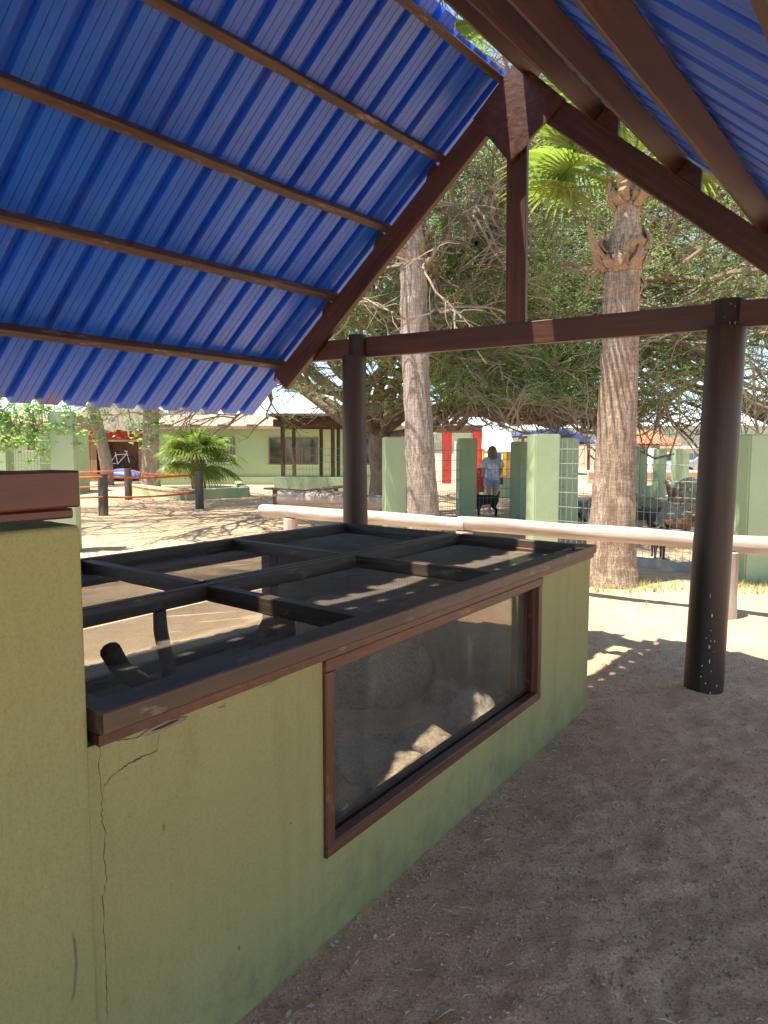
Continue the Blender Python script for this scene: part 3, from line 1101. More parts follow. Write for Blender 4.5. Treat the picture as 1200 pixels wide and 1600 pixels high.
M['straw'] = leaf_mat('straw', (.30, .22, .14), (.62, .52, .38), 0, .9)
tag(mm.build('straw_bits', M['straw']), 'scraps of straw and dry twigs lying on the sand', 'straw', kind='stuff')

# ================================================================== more materials
M['bark'] = pm('tree_bark', (.28, .225, .175), (.16, .12, .092), scale=5, stretch=(1, 1, .35), rough=.95, bs=14, bstr=.9, bd=.05, spec=.15, fine=.5)
M['twig'] = pm('tree_twig', (.30, .25, .20), (.19, .15, .12), scale=3, rough=.95, bstr=0, spec=.15)
M['acacia'] = leaf_mat('fine_leaf', (.19, .30, .12), (.30, .42, .21), .65, .5)
M['acacia2'] = leaf_mat('fine_leaf_blue', (.175, .295, .13), (.28, .41, .21), .65, .5)
M['palmleaf'] = leaf_mat('palm_leaf', (.13, .18, .035), (.26, .31, .10), .5, .35)
M['palmdry'] = pm('dry_palm_sheath', (.42, .30, .19), (.22, .14, .085), scale=9, stretch=(5, 5, 1), rough=.9, bs=20, bstr=.7, bd=.02, fine=.5)
M['palmtrunk'] = palm_trunk_mat('palm_trunk', (.27, .20, .15), (.38, .295, .225), (.46, .37, .29))
M['palmtrunk2'] = palm_trunk_mat('grey_palm_trunk', (.31, .265, .225), (.41, .355, .305), (.48, .43, .375))
M['rope'] = pm('orange_rope', (.62, .14, .045), (.45, .09, .03), rough=.8, bs=60, bstr=.5)
M['greypost'] = wood_mat('grey_dark_post', (.08, .07, .062), (.13, .115, .10), (.19, .17, .15), .8, spec=.2)
M['housewall'] = stucco_mat('house_wall', (.36, .50, .29), (.32, .455, .255), dirt=False)
M['plinth'] = stucco_mat('house_plinth', (.43, .56, .36), (.39, .52, .32), dirt=False)
M['rooftile'] = pm('faded_tile', (.36, .25, .20), (.28, .19, .15), scale=8, rough=.9, bs=12, bstr=.5, bd=.03)
M['terracotta'] = pm('terracotta', (.60, .20, .09), (.45, .14, .07), scale=4, rough=.85, bs=12, bstr=.6, bd=.04)
M['thatch'] = pm('thatch', (.42, .36, .29), (.22, .18, .14), scale=7, stretch=(4, 4, 1), rough=1, bs=22, bstr=1, bd=.08, fine=.7)
M['redwall'] = pm('red_wall', (.50, .045, .035), (.38, .035, .03), scale=2, rough=.8, bstr=.2)
M['beige'] = pm('beige_wall', (.52, .39, .27), (.46, .34, .24), scale=1, rough=.85, bstr=.2)
M['white'] = pm('white_paint', (.75, .74, .72), (.66, .65, .63), scale=2, rough=.6, bstr=0)
M['yellow'] = pm('yellow_paint', (.75, .50, .04), (.65, .42, .03), rough=.6, bstr=0)
M['blueplastic'] = pm('blue_plastic', (.03, .14, .50), (.025, .11, .42), rough=.45, bstr=0)
M['bluesheet'] = pm('blue_roof_sheet', (.02, .10, .55), (.03, .12, .50), rough=.5, bstr=0)
M['pergola'] = wood_mat('pergola_timber', (.08, .045, .03), (.14, .085, .058), (.22, .15, .11), .8, spec=.2)
M['bench'] = wood_mat('bench_timber', (.20, .12, .075), (.31, .20, .135), (.42, .30, .215), .8, spec=.2)
M['shedwood'] = wood_mat('shed_boards', (.20, .11, .06), (.30, .18, .11), (.40, .26, .17), .85, spec=.2, ax=2)
M['darkglass'] = pm('window_glass', (.03, .035, .035), (.05, .055, .05), rough=.08, bstr=0, spec=.8)
M['metalframe'] = pm('window_metal', (.16, .13, .10), (.12, .10, .08), rough=.5, bstr=0)
M['kerbstone'] = pm('kerb_stone', (.36, .33, .29), (.26, .24, .21), scale=6, rough=.9, bs=30, bstr=.5)
M['hill'] = pm('hill_scrub', (.10, .105, .07), (.15, .145, .10), scale=.02, rough=1, bs=.06, bstr=1, bd=6, spec=.1, fine=.6)
M['carwhite'] = pm('car_paint_white', (.72, .72, .72), (.70, .70, .70), rough=.25, bstr=0, spec=.6)
M['carsilver'] = pm('car_paint_silver', (.35, .37, .40), (.33, .35, .38), rough=.25, bstr=0, spec=.6, metal=.4)
M['tyre'] = pm('tyre', (.02, .02, .02), (.03, .03, .03), rough=.8, bstr=0)
M['drygrass'] = leaf_mat('dry_grass', (.30, .27, .10), (.50, .42, .20), .3, .7)

# ================================================================== log rail by the pavilion
rail = thing('log_rail', at(1140, 972), 'pale peeled log rail on short posts beyond the terrarium', 'rail')
lp = [(-1.76, 10.27), (-.325, 8.98), (.906, 8.34), (3.25, 6.57), (4.6, 5.65)]


def log(name, pts, r0, r1, mat, parent, n=14, sub=10):
    P = []
    for i in range(len(pts) - 1):
        for k in range(sub):
            P.append(Vector(pts[i]).lerp(Vector(pts[i + 1]), k / sub))
    P.append(Vector(pts[-1]))
    x0 = P[0]
    Mx = frame(P[0], P[-1])
    Mi = Mx.inverted()
    P = [Mi @ p for p in P]
    mm = MB()
    N = len(P)
    mm.tube(P, [(r0 + (r1 - r0) * i / (N - 1)) * (1 + .06 * noise.noise((i * .37, r0 * 50, 0))) for i in range(N)], n)
    sd_ = random.random() * 90
    mm.v = [tuple(Vector(v) + Vector((0, noise.noise((v[0] * 1.2, sd_, v[2] * 8)), noise.noise((v[0] * 1.2, v[1] * 8, sd_)))) * .012) for v in mm.v]
    me = mm.mesh(name, True)
    me.materials.append(mat)
    o = link(bpy.data.objects.new(name, me), parent, Mx)
    e = o.modifiers.new('edge', 'EDGE_SPLIT'); e.split_angle = R(55)
    return o


random.seed(12)
zr = .70
log('log', [(-1.76, 10.27, zr), (-.325, 8.99, zr + .02), (.95, 8.23, zr - .005)], .092, .08, M['railwood'], rail)
log('log', [(.88, 8.30, zr + .01), (3.25, 6.585, zr - .005), (4.7, 5.6, zr)], .088, .08, M['railwood'], rail)
for x, y in ((3.16, 6.50), (-1.30, 9.80), (.93, 8.22)):
    log('rail_post', [(x, y, -.2), (x + .005, y, zr - .08)], .105, .095, M['railwood'], rail, sub=6)
# second log and plank benches behind it
l2 = log('fallen_log', [tuple(aty(438, 778, 14.0)), tuple(aty(615, 786, 13.2))], .16, .13, M['railwood'], None)
tag(l2, 'short pale log lying behind the dark post', 'log')
mm = thing('plank_bench', aty(420, 800, 16), 'long plank bench along the low green wall', 'bench')
pA, pB = at(418, 763, .46), at(545, 771, .46)
beam('seat_plank', pA, pB, .30, .06, M['bench'], mm)
for f in (.1, .5, .9):
    p = pA.lerp(pB, f); beam('leg', (p.x, p.y, 0), (p.x, p.y, .43), .12, .12, M['bench'], mm, up=(0, 1, 0))
mm = thing('plank_bench', at(440, 790), 'plank bench running out from the low green wall', 'bench')
pA, pB = at(435, 774, .44), at(535, 760, .44)
beam('seat_plank', pA, pB, .28, .06, M['bench'], mm)
for f in (.12, .88):
    p = pA.lerp(pB, f); beam('leg', (p.x, p.y, 0), (p.x, p.y, .41), .12, .12, M['bench'], mm, up=(0, 1, 0))

# ================================================================== fences of stucco pillars and welded wire
pil_me = {}


def pillar(parent, p, w, h, rz=0.0, dpt=None):
    key = (round(w, 2), round(h, 2), round(dpt or w, 2))
    if key not in pil_me:
        bm = bmesh.new()
        bmesh.ops.create_cube(bm, size=1)
        dd = dpt or w
        for v in bm.verts: v.co = Vector((v.co.x * w, v.co.y * dd, (v.co.z + .5) * (h + .3) - .3))
        bmesh.ops.bevel(bm, geom=list(bm.edges), offset=.018, segments=2, affect='EDGES')
        me = bpy.data.meshes.new('pillar'); bm.to_mesh(me); bm.free()
        me.materials.append(M['pillar'])
        pil_me[key] = me
    return link(bpy.data.objects.new('pillar', pil_me[key]), parent, Matrix.Translation(Vector((p[0], p[1], 0))) @ Matrix.Rotation(rz, 4, 'Z'))


def wire_fence(parent, p0, p1, z0, z1, sx=.09, sz=.21, r=.0036):
    p0, p1 = Vector((p0[0], p0[1], 0)), Vector((p1[0], p1[1], 0))
    L = (p1 - p0).length
    mm = MB()
    u = (p1 - p0) / L
    nrm = Vector((-u.y, u.x, 0))
    x = sx * .5
    while x < L:
        c = p0 + u * x + nrm * .004 * noise.noise((x * 3, p0.x, 0))
        mm.tube([c + Vector((0, 0, z0)), c + Vector((0, 0, z1))], r, 4)
        x += sx
    z = z0 + .05
    while z < z1 + .001:
        mm.tube([p0 + Vector((0, 0, z)) + nrm * .006, p1 + Vector((0, 0, z)) + nrm * .006], r * 1.25, 4)
        z += sz
    tag(mm.build('wire_mesh', M['fencewire'], parent), kind='stuff')


fr = thing('pen_fence', at(1172, 905), 'nearest pen fence of pale green stucco pillars and welded wire', 'fence')
fp = [at(1170, 905), aty(846, 860, 10.6), Vector((7.0, 7.4, 0))]
fp = [Vector((p.x, p.y, 0)) for p in fp]
ang = math.atan2(fp[0].y - fp[1].y, fp[0].x - fp[1].x)
pillar(fr, fp[0], .38, 1.75, R(8)); pillar(fr, fp[1], .38, 1.80, R(6), .42); pillar(fr, fp[2], .38, 1.76, R(-10))
wire_fence(fr, fp[1], fp[0], .06, 1.72)
wire_fence(fr, fp[0], fp[2], .06, 1.72)
mmk = MB(); mmk.bar((fp[1].x, fp[1].y + .05, .05), (fp[0].x, fp[0].y + .05, .05), .18, .12); mmk.build('base_kerb', M['kerbstone'], fr)
q = aty(884, 850, 12.4); q2 = Vector((q.x, q.y, 0))
pillar(fr, q2, .30, 1.78)
wire_fence(fr, fp[1], q2, .06, 1.72)

fr2 = thing('pen_fence', (aty(727, 810, 15.7).x, 15.7, 0), 'pen fence the walking person is seen through, with welded wire between green pillars', 'fence')
g = [aty(616, 800, 12.6), aty(728, 812, 15.6), aty(812, 815, 15.9)]
pillar(fr2, g[0], .37, 1.80, R(12)); pillar(fr2, g[1], .38, 1.83, R(8)); pillar(fr2, g[2], .34, 1.76, R(30))
wire_fence(fr2, g[0], g[1], .05, 1.72); wire_fence(fr2, g[1], g[2], .05, 1.72)
wire_fence(fr2, g[2], q2, .05, 1.72)

fr3 = thing('pen_fence', (aty(103, 800, 11).x, 11, 0), 'pen fence at the far left beside the thatched hut', 'fence')
h1, h2 = aty(104, 800, 11.0), aty(2, 800, 11.6)
pillar(fr3, h1, .36, 2.15, R(14)); pillar(fr3, h2, .36, 2.15, R(10))
wire_fence(fr3, h2, h1, .05, 2.25, sx=.07, sz=.18)
wire_fence(fr3, h2, (h2.x - 3, h2.y + 1, 0), .05, 2.1)

fr4 = thing('pen_fence', aty(1030, 770, 24), 'far row of slim pale green pillars at the back of the goat pen', 'fence')
for u, yy, ht, ww in ((1000, 23, 1.70, .30), (1029, 24, 1.62, .32), (1056, 25.5, 1.66, .30), (1066, 27, 1.5, .30), (1150, 24, 1.6, .3), (960, 23, 1.7, .3)):
    p = aty(u, 780, yy); pillar(fr4, p, ww, ht, R(15))
pa, pb_ = aty(960, 780, 23.2), aty(1085, 780, 27.5)
mmk = MB(); mmk.bar((pa.x, pa.y, .12), (pb_.x, pb_.y, .12), .4, .5); mmk.build('low_kerb', M['pillar'], fr4)

# ================================================================== rope barrier
rb = thing('rope_barrier', at(201, 781), 'orange rope strung between three dark wooden posts', 'barrier')
rp = [at(162, 805), at(201, 781), at(312, 795)]
rps = [Vector((p.x, p.y, 0)) for p in rp]
for p in rps:
    log('post', [(p.x, p.y, -.2), (p.x, p.y, 1.0)], .125, .115, M['greypost'], rb, sub=5)


def rope(pa, pb, sag):
    mm = MB()
    mm.tube([pa.lerp(pb, i / 10) - Vector((0, 0, sag * 4 * (i / 10) * (1 - i / 10))) for i in range(11)], .026, 7)
    mm.build('rope', M['rope'], rb, smooth=True)


lf_ = Vector((-9.6, 16.6, 0)); lf2 = Vector((-13.5, 21.9, 0))
for z in (.93, .45):
    rope(rps[0] + Vector((0, -.12, z)), lf_ + Vector((0, 0, z + .02)), .03)
    rope(rps[0] + Vector((0, -.12, z)), rps[2] + Vector((-.1, -.1, z)), .05)
    rope(rps[1] + Vector((0, .12, z)), rps[2] + Vector((-.1, .1, z)), .07)
    rope(rps[1] + Vector((0, .12, z)), lf2 + Vector((0, 0, z)), .05)

# ================================================================== trees
def unit(rng):
    v = rng.normal(size=3)
    return v / np.linalg.norm(v)


class TreeGen:
    def __init__(s, seed):
        s.rng = np.random.default_rng(seed)
        s.thick, s.thin, s.tips = MB(), MB(), []

    def path(s, p, d, L, n, wander, grav):
        pts = [np.array(p, float)]
        d = np.array(d, float)
        for i in range(n):
            d = d + unit(s.rng) * wander + np.array([0, 0, grav + (.30 if pts[-1][2] < 2.2 else 0)])
            d /= np.linalg.norm(d)
            pts.append(pts[-1] + d * L / n)
        return pts, d

    def grow(s, p, d, L, r, lev, maxlev):
        n = (8, 7, 6, 4, 3, 3)[lev]
        grav = (.02, .03, .0, -.03, -.06, -.08)[lev]
        pts, dl = s.path(p, d, L, n, (.34, .34, .34, .34, .34, .3)[lev], grav)
        r1 = r * (.5 if lev < maxlev else .35)
        rad = [r + (r1 - r) * i / n for i in range(n + 1)]
        (s.thick if lev <= 1 else s.thin).tube([tuple(q) for q in pts], rad, (10, 7, 5, 4, 3, 3)[lev], caps=False)
        if lev >= maxlev - 1:
            for i in range(1, n + 1):
                s.tips.append((pts[i], pts[i] - pts[i - 1], lev))
        if lev == maxlev: return
        kids = (7, 6, 5, 4, 3)[lev]
        for k in range(kids):
            f = .30 + .70 * (k + s.rng.random() * .8) / kids
            f = min(f, 1.0)
            i = min(n - 1, int(f * n))
            q = pts[i] + (pts[i + 1] - pts[i]) * (f * n - i if f < 1 else 1)
            t = pts[i + 1] - pts[i]; t /= np.linalg.norm(t)
            side = np.cross(t, unit(s.rng)); side /= np.linalg.norm(side)
            side[2] *= .65
            w = s.rng.uniform(.5, 1.25)
            nd_ = t + side * w
            if lev <= 2: nd_[2] = nd_[2] * .58 + .06
            if q[2] < 2.2: nd_[2] = abs(nd_[2]) + .12
            nd_ /= np.linalg.norm(nd_)
            s.grow(q, nd_, L * s.rng.uniform(.48, .68), r1 + (r - r1) * (1 - f) * .4 if k else r1, lev + 1, maxlev)


def leaf_quads(tips, per, rng, ln, wd, spread, name, mat, parent, keep=None):
    P = np.array([t[0] for t in tips]); D = np.array([t[1] for t in tips])
    D /= np.linalg.norm(D, axis=1)[:, None] + 1e-9
    idx = np.repeat(np.arange(len(P)), per)
    n = len(idx)
    # leaves hang in little feathers: a few directions per tip, leaflets strung along them
    fe = rng.integers(0, 4, n)
    fdir = rng.normal(size=(len(P), 4, 3)) + D[:, None, :] * .9
    fdir[:, :, 2] *= .55; fdir[:, :, 2] -= .15
    fdir /= np.linalg.norm(fdir, axis=2)[:, :, None]
    fd = fdir[idx, fe]
    along = rng.random(n) * spread
    side = np.cross(fd, np.array([0, 0, 1.0])); side /= np.linalg.norm(side, axis=1)[:, None] + 1e-9
    sg = rng.choice([-1.0, 1.0], n)[:, None]
    base = P[idx] + fd * along[:, None]
    ld = side * sg + fd * .6 + rng.normal(size=(n, 3)) * .35
    ld /= np.linalg.norm(ld, axis=1)[:, None]
    wv = np.cross(ld, rng.normal(size=(n, 3)) * .6 + np.array([0, 0, 1.0])); wv /= np.linalg.norm(wv, axis=1)[:, None] + 1e-9
    l = ln * rng.uniform(.6, 1.25, n)[:, None]; w = wd * rng.uniform(.7, 1.2, n)[:, None]
    V = np.empty((n, 3, 3))
    V[:, 0] = base - wv * w; V[:, 1] = base + wv * w; V[:, 2] = base + ld * l
    if keep is not None:
        V = V[keep(base)]
        n = len(V)
    me = bpy.data.meshes.new(name)
    me.vertices.add(n * 3); me.loops.add(n * 3); me.polygons.add(n)
    me.vertices.foreach_set('co', V.reshape(-1).astype(np.float32))
    me.loops.foreach_set('vertex_index', np.arange(n * 3, dtype=np.int32))
    me.polygons.foreach_set('loop_start', np.arange(0, n * 3, 3, dtype=np.int32))
    me.polygons.foreach_set('loop_total', np.full(n, 3, dtype=np.int32))
    me.update()
    me.materials.append(mat)
    return link(bpy.data.objects.new(name, me), parent)


def spreading_tree(base, trunk_top, limbs, seed, label, leafmat, per=18, r0=.36, keep=None):
    t = thing('spreading_tree', base, label, 'tree', 'feathery spreading trees')
    g = TreeGen(seed)
    b = np.array(base, float); tt = np.array(trunk_top, float)
    pts = [b + np.array([0, 0, -.3])] + [b + (tt - b) * f + unit(g.rng) * .06 for f in (.2, .45, .7)] + [tt]
    g.thick.tube([tuple(p) for p in pts], [r0 * 1.35, r0 * 1.05, r0 * .95, r0 * .9, r0 * .7], 12, caps=False)
    for (dv, L, r, f) in limbs:
        p = b + (tt - b) * f
        d = np.array(dv, float); d /= np.linalg.norm(d)
        g.grow(p, d, L, r, 0, 4)
    g.thick.build('trunk', M['bark'], t, smooth=True)
    tag(g.thin.build('twigs', M['twig'], t, smooth=False), kind='stuff')
    if keep is not None: pass
    tag(leaf_quads(g.tips, per, g.rng, .039, .0082, .33, 'crown', leafmat, t, keep), kind='stuff')
    return t, len(g.tips)


# keep leaves out of the pavilion's own space
def keep_far(bp_):
    return ~((bp_[:, 1] < 11.5) & (bp_[:, 0] < 2.2) & (bp_[:, 0] > -3)) & (bp_[:, 1] > 8.8) & (bp_[:, 2] > 2.3)


tb = Vector((.05, 18.0, 0))
limbsA = [((1, -.35, .14), 7.5, .12, .85), ((-1, -.25, .14), 6.5, .12, .85), ((.55, -.75, .16), 5.0, .12, .9), ((-.6, -.75, .2), 4.6, .12, .9), ((1.0, -.25, .30), 9.0, .15, .75), ((.85, -.6, .5), 6.2, .15, .9), ((.35, -.9, .75), 4.2, .15, 1.0), ((-.3, -.8, .75), 4.2, .15, 1.0),
          ((-.9, -.45, .40), 9.0, .15, .85), ((-1, .1, .55), 7.5, .15, .9), ((.6, .3, .8), 8.0, .15, 1.0), ((-.25, .1, 1), 7.5, .15, 1.0), ((.25, -.35, 1.0), 8.0, .15, 1.0), ((.9, .1, .40), 8.0, .15, .95), ((-.75, -.5, .75), 6.2, .15, 1.0)]
_, nt1 = spreading_tree(tb, tb + Vector((-.15, -.2, 2.2)), limbsA, 5, 'big spreading tree with feathery leaves and twisted limbs behind the pen fence', M['acacia'], keep=keep_far)
tb2 = Vector((10.6, 18.5, 0))
limbsB = [((-1, -.45, .14), 7.5, .12, .8), ((-1, -.3, .36), 8.5, .15, .9), ((-.75, -.75, .6), 6.2, .15, 1.0), ((-.2, -1, .7), 4.5, .15, 1.0), ((-.5, -.2, .9), 8.0, .15, 1.0), ((.7, -.6, .6), 7.0, .15, 1.0), ((-.9, .3, .5), 8, .15, 1), ((-.1, 0, 1), 7, .15, 1)]
_, nt2 = spreading_tree(tb2, tb2 + Vector((-.3, -.2, 2.4)), limbsB, 8, 'spreading tree reaching in from the right above the goat pen', M['acacia2'], keep=keep_far)
print('tips', nt1, nt2)


# ================================================================== fan palms
def fan_leaf(mm, base, dirv, pet, rad, droop, rng, nseg=30, span=250):
    """petiole and pleated blade; returns nothing, adds to mm"""
    d = Vector(dirv).normalized()
    up = Vector((0, 0, 1))
    side = d.cross(up)
    if side.length < .05: side = Vector((1, 0, 0))
    side.normalize()
    nrm = side.cross(d).normalized()
    pts = []
    for i in range(7):
        f = i / 6
        pts.append(Vector(base) + d * pet * f - up * droop * pet * .35 * f * f)
    mm.tube(pts, [.022 - .010 * i / 6 for i in range(7)], 5)
    hub = pts[-1]
    dl = (pts[-1] - pts[-2]).normalized()
    side = dl.cross(up).normalized() if abs(dl.z) < .95 else side
    nrm = side.cross(dl).normalized()
    for k in range(nseg):
        a = R(-span / 2 + span * (k + .5) / nseg)
        da = R(span / nseg * .62)
        L = rad * (1 - .28 * abs(a / R(span / 2)) ** 2) * rng.uniform(.9, 1.05)
        dirs = dl * math.cos(a) + side * math.sin(a)
        s2 = dl * -math.sin(a) + side * math.cos(a)
        prev = None
        n = 5
        rows = []
        for j in range(n + 1):
            f = j / n
            w = L * math.tan(da) * f if f < .45 else L * math.tan(da) * .45 * (1 - (f - .45) / .55) ** .8
            w = max(w, .002)
            c = hub + dirs * L * f + nrm * (.10 * L * f * math.cos(a)) - up * droop * L * .55 * f * f * f
            fold = nrm * (w * .55)
            rows.append((c - s2 * w + fold, c - fold * .3, c + s2 * w + fold))
        b = len(mm.v)
        for r_ in rows: mm.v += [tuple(p) for p in r_]
        for j in range(n):
            q = b + 3 * j
            mm.f += [(q, q + 1, q + 4, q + 3), (q + 1, q + 2, q + 5, q + 4)]


def palm(base, path, radii, label, group, trunkmat, leaves, seed, boots=0, boot_z=(0, 0), rad=.62, pet=.7, sides=22, droop=.5, boots2=None):
    rng = random.Random(seed)
    t = thing('fan_palm', base, label, 'palm', group)
    mm = MB()
    P = [Vector(p) for p in path]
    # dense rings
    pts, rr = [], []
    for i in range(len(P) - 1):
        for k in range(14):
            f = k / 14
            pts.append(P[i].lerp(P[i + 1], f)); rr.append(radii[i] + (radii[i + 1] - radii[i]) * f)
    pts.append(P[-1]); rr.append(radii[-1])
    rr = [r * (1 + .03 * math.sin(i * 2.1 + seed) * rng.random()) for i, r in enumerate(rr)]
    mm.tube(pts, rr, sides)
    mm.v = [tuple(Vector(v) + Vector((noise.noise(Vector(v) * 6), noise.noise(Vector(v) * 6 + Vector((9, 0, 0))), 0)) * .02) for v in mm.v]
    mm.build('trunk', trunkmat, t, smooth=True)
    top = P[-1]
    # old leaf bases
    n2 = boots2[0] if boots2 else 0
    for k in range(boots + n2):
        f = rng.random()
        z = boot_z[0] + (boot_z[1] - boot_z[0]) * f
        if k >= boots: z = boots2[1] + (boots2[2] - boots2[1]) * f
        # trunk centre and radius at z
        j = min(range(len(pts)), key=lambda i: abs(pts[i].z - z))
        c, r = pts[j], rr[j]
        a = rng.uniform(0, 6.28)
        o_ = Vector((math.cos(a), math.sin(a), 0)); s_ = Vector((-math.sin(a), math.cos(a), 0))
        L = rng.uniform(.10, .26) * (1 if rng.random() < .85 else 1.8); w = rng.uniform(.03, .085)
        lean = rng.uniform(.05, .7)
        b0 = c + o_ * r * .9
        tip = b0 + Vector((0, 0, L)) * (rng.choice([1, 1, -1]) if k < boots else 1) + s_ * rng.uniform(-.08, .08) + o_ * L * lean
        mid = (b0 + tip) / 2 + o_ * .04
        bm_ = MB()
        bm_.add([b0 - s_ * w, b0 + s_ * w, mid + s_ * w * .8, mid - s_ * w * .8, tip + s_ * w * .3, tip - s_ * w * .4,
                 b0 - s_ * w + o_ * .03, b0 + s_ * w + o_ * .03, mid + s_ * w * .75 + o_ * .035, mid - s_ * w * .75 + o_ * .035, tip + s_ * w * .25 + o_ * .01, tip - s_ * w * .35 + o_ * .01],
                [(0, 1, 2, 3), (3, 2, 4, 5), (6, 9, 8, 7), (9, 11, 10, 8), (0, 3, 9, 6), (1, 7, 8, 2), (3, 5, 11, 9), (2, 8, 10, 4), (4, 10, 11, 5), (0, 6, 7, 1)])
        bm_.build('leaf_base', M['palmdry'], t)
    for (az, el, pl, rd_) in leaves:
        lm = MB()
        d = Vector((math.sin(R(az)) * math.cos(R(el)), math.cos(R(az)) * math.cos(R(el)), math.sin(R(el))))
        fan_leaf(lm, top + Vector((0, 0, -.05)) + d * .04, d, pet * pl, rad * rd_, droop, rng)
        lm.build('leaf', M['palmleaf'], t)
    return t


def ring_leaves(n, seed, elo=-10, ehi=75, pl=(.8, 1.2)):
    r = random.Random(seed)
    return [(k * 137.5 + r.uniform(-15, 15), elo + (ehi - elo) * (k / n) ** .8 + r.uniform(-8, 8), r.uniform(*pl), r.uniform(.85, 1.15)) for k in range(n)]


pb = Vector((2.64, 8.22, 0))
zt = lambda v: aty(960, v, 8.22).z
palm(pb, [(2.64, 8.22, -.15), (2.64, 8.22, .25), (2.67, 8.22, 1.2), (2.69, 8.24, 2.4), (2.70, 8.25, zt(460)), (2.71, 8.25, zt(410)), (2.72, 8.25, zt(400)), (2.73, 8.26, zt(345)), (2.76, 8.27, zt(290))],
     [.38, .285, .235, .205, .195, .20, .225, .145, .115], 'stout fan palm with shaggy neck standing right of the king post', 'fan palms beyond the rail', M['palmtrunk'],
     [(-95, 28, 1.0, 1.1), (-78, 48, 1.2, 1.1), (-60, 22, 1.0, 1.0), (-110, 60, 1.5, 1.15), (100, 45, 1.1, 1.0), (80, 25, 1.0, 1.0), (60, 60, 1.3, 1.1), (150, 50, 1.2, 1.1), (-150, 62, 1.4, 1.1), (10, 50, 1.1, 1.0), (-30, 70, 1.5, 1.1), (170, 75, 1.6, 1.1), (-100, 78, 1.9, 1.2), (-80, 72, 2.1, 1.2), (120, 15, .9, 1.0), (-35, 40, 1, 1)],
     7, boots=34, boot_z=(zt(432), zt(372)), rad=.78, pet=.75, boots2=(26, zt(330), zt(285)))
pb = Vector((.47, 10.9, 0))
zt1 = lambda v: aty(645, v, 10.9).z
palm(pb, [(.64, 10.9, -.1), (.60, 10.9, .7), (.50, 10.9, 2.4), (.45, 10.9, zt1(480)), (.44, 10.9, zt1(420)), (.42, 10.9, zt1(385)), (.40, 10.9, zt1(350)), (.34, 10.9, 6.6), (.30, 10.9, 7.9)],
     [.30, .24, .205, .20, .205, .20, .16, .15, .15], 'grey fan palm trunk between the dark post and the king post', 'fan palms beyond the rail', M['palmtrunk2'],
     ring_leaves(18, 4, 5, 85), 9, boots=26, boot_z=(zt1(425), zt1(340)), rad=.95, pet=1.0)

# young palm in the planter
pb = at(312, 772)
palm((pb.x, pb.y, 0), [(pb.x, pb.y, 0), (pb.x, pb.y, .5), (pb.x - .05, pb.y, 1.05), (pb.x - .08, pb.y, 1.35)], [.25, .28, .30, .22],
     'young green fan palm in the low green planter', 'fan palms by the hut', M['palmtrunk2'], ring_leaves(26, 2, -25, 80, (.8, 1.3)), 3, boots=26, boot_z=(.2, 1.3), rad=.95, pet=.75, droop=.7)
pl_ = thing('planter', at(335, 782), 'low green stucco planter round the young palm', 'planter')
a_, b_, c_, d_ = at(205, 768), at(382, 779), at(385, 771), at(290, 762)
for q0, q1 in ((at(288, 781), at(384, 776)), (at(384, 776), at(372, 764)), (at(288, 781), at(205, 770))):
    mm = MB(); mm.bar((q0.x, q0.y, .13), (q1.x, q1.y, .13), .28, .40, ch=.02); mm.build('kerb', M['pillar'], pl_)

for u, v, yy, lean, lab, sd_ in ((168, 758, 31, -.5, 'leaning vine topped palm trunk in front of the wooden shed', 5), (236, 763, 28.5, .1, 'straight vine topped palm trunk beside the red wall', 6)):
    p = at(u, v)
    k = p.y / yy
    t = palm((p.x, p.y, 0), [(p.x, p.y, -.1), (p.x, p.y, .8), (p.x + lean * .4, p.y, 2.0), (p.x + lean, p.y, 3.4), (p.x + lean * 1.2, p.y, 4.6)], [.31, .28, .25, .24, .2] if lean < 0 else [.42, .36, .33, .31, .26], lab, 'fan palms by the hut', M['palmtrunk2'], ring_leaves(10, sd_, 5, 80), sd_, rad=1.3, pet=1.2)
    rg = np.random.default_rng(sd_)
    tips = [(np.array([p.x + lean * .8, p.y - .3, 2.9]) + rg.normal(size=3) * np.array([.5, .35, .75]), unit(rg), 0) for _ in range(90)]
    tag(leaf_quads(tips, 7, rg, .16, .06, .3, 'vine', M['acacia'], t), kind='stuff')
# leafy creeper hanging over the left fence
cr = thing('creeper', (-4.9, 11, 0), 'green creeper trailing over the wire and pillar at the far left', 'creeper')
rg = np.random.default_rng(3)
tips = []
cm = MB()
for k in range(20):
    p = np.array([rg.uniform(-6.1, -4.75), 10.75 + rg.normal() * .1, rg.uniform(2.0, 2.5)])
    pts = [p]
    for j in range(5):
        p = p + np.array([rg.normal() * .08, rg.normal() * .04, -rg.uniform(.03, .2)]); pts.append(p)
        tips.append((p, unit(rg), 0)); tips.append((p, unit(rg), 0))
    cm.tube([tuple(q_) for q_ in pts], .008, 4)
cm.build('stem', M['twig'], cr)
tag(leaf_quads(tips, 9, rg, .07, .03, .15, 'leaves', M['acacia'], cr), kind='stuff')


# ================================================================== far buildings
def gp(u, y):
    """ground x at photo column u and distance y"""
    return aty(u, 705, y).x


def zy(v, y):
    return aty(600, v, y).z


def quadbox(name, mat, parent, x0, x1, y0, y1, z0, z1, smooth=False):
    return MB().box(x0, x1, y0, y1, z0, z1).build(name, mat, parent)


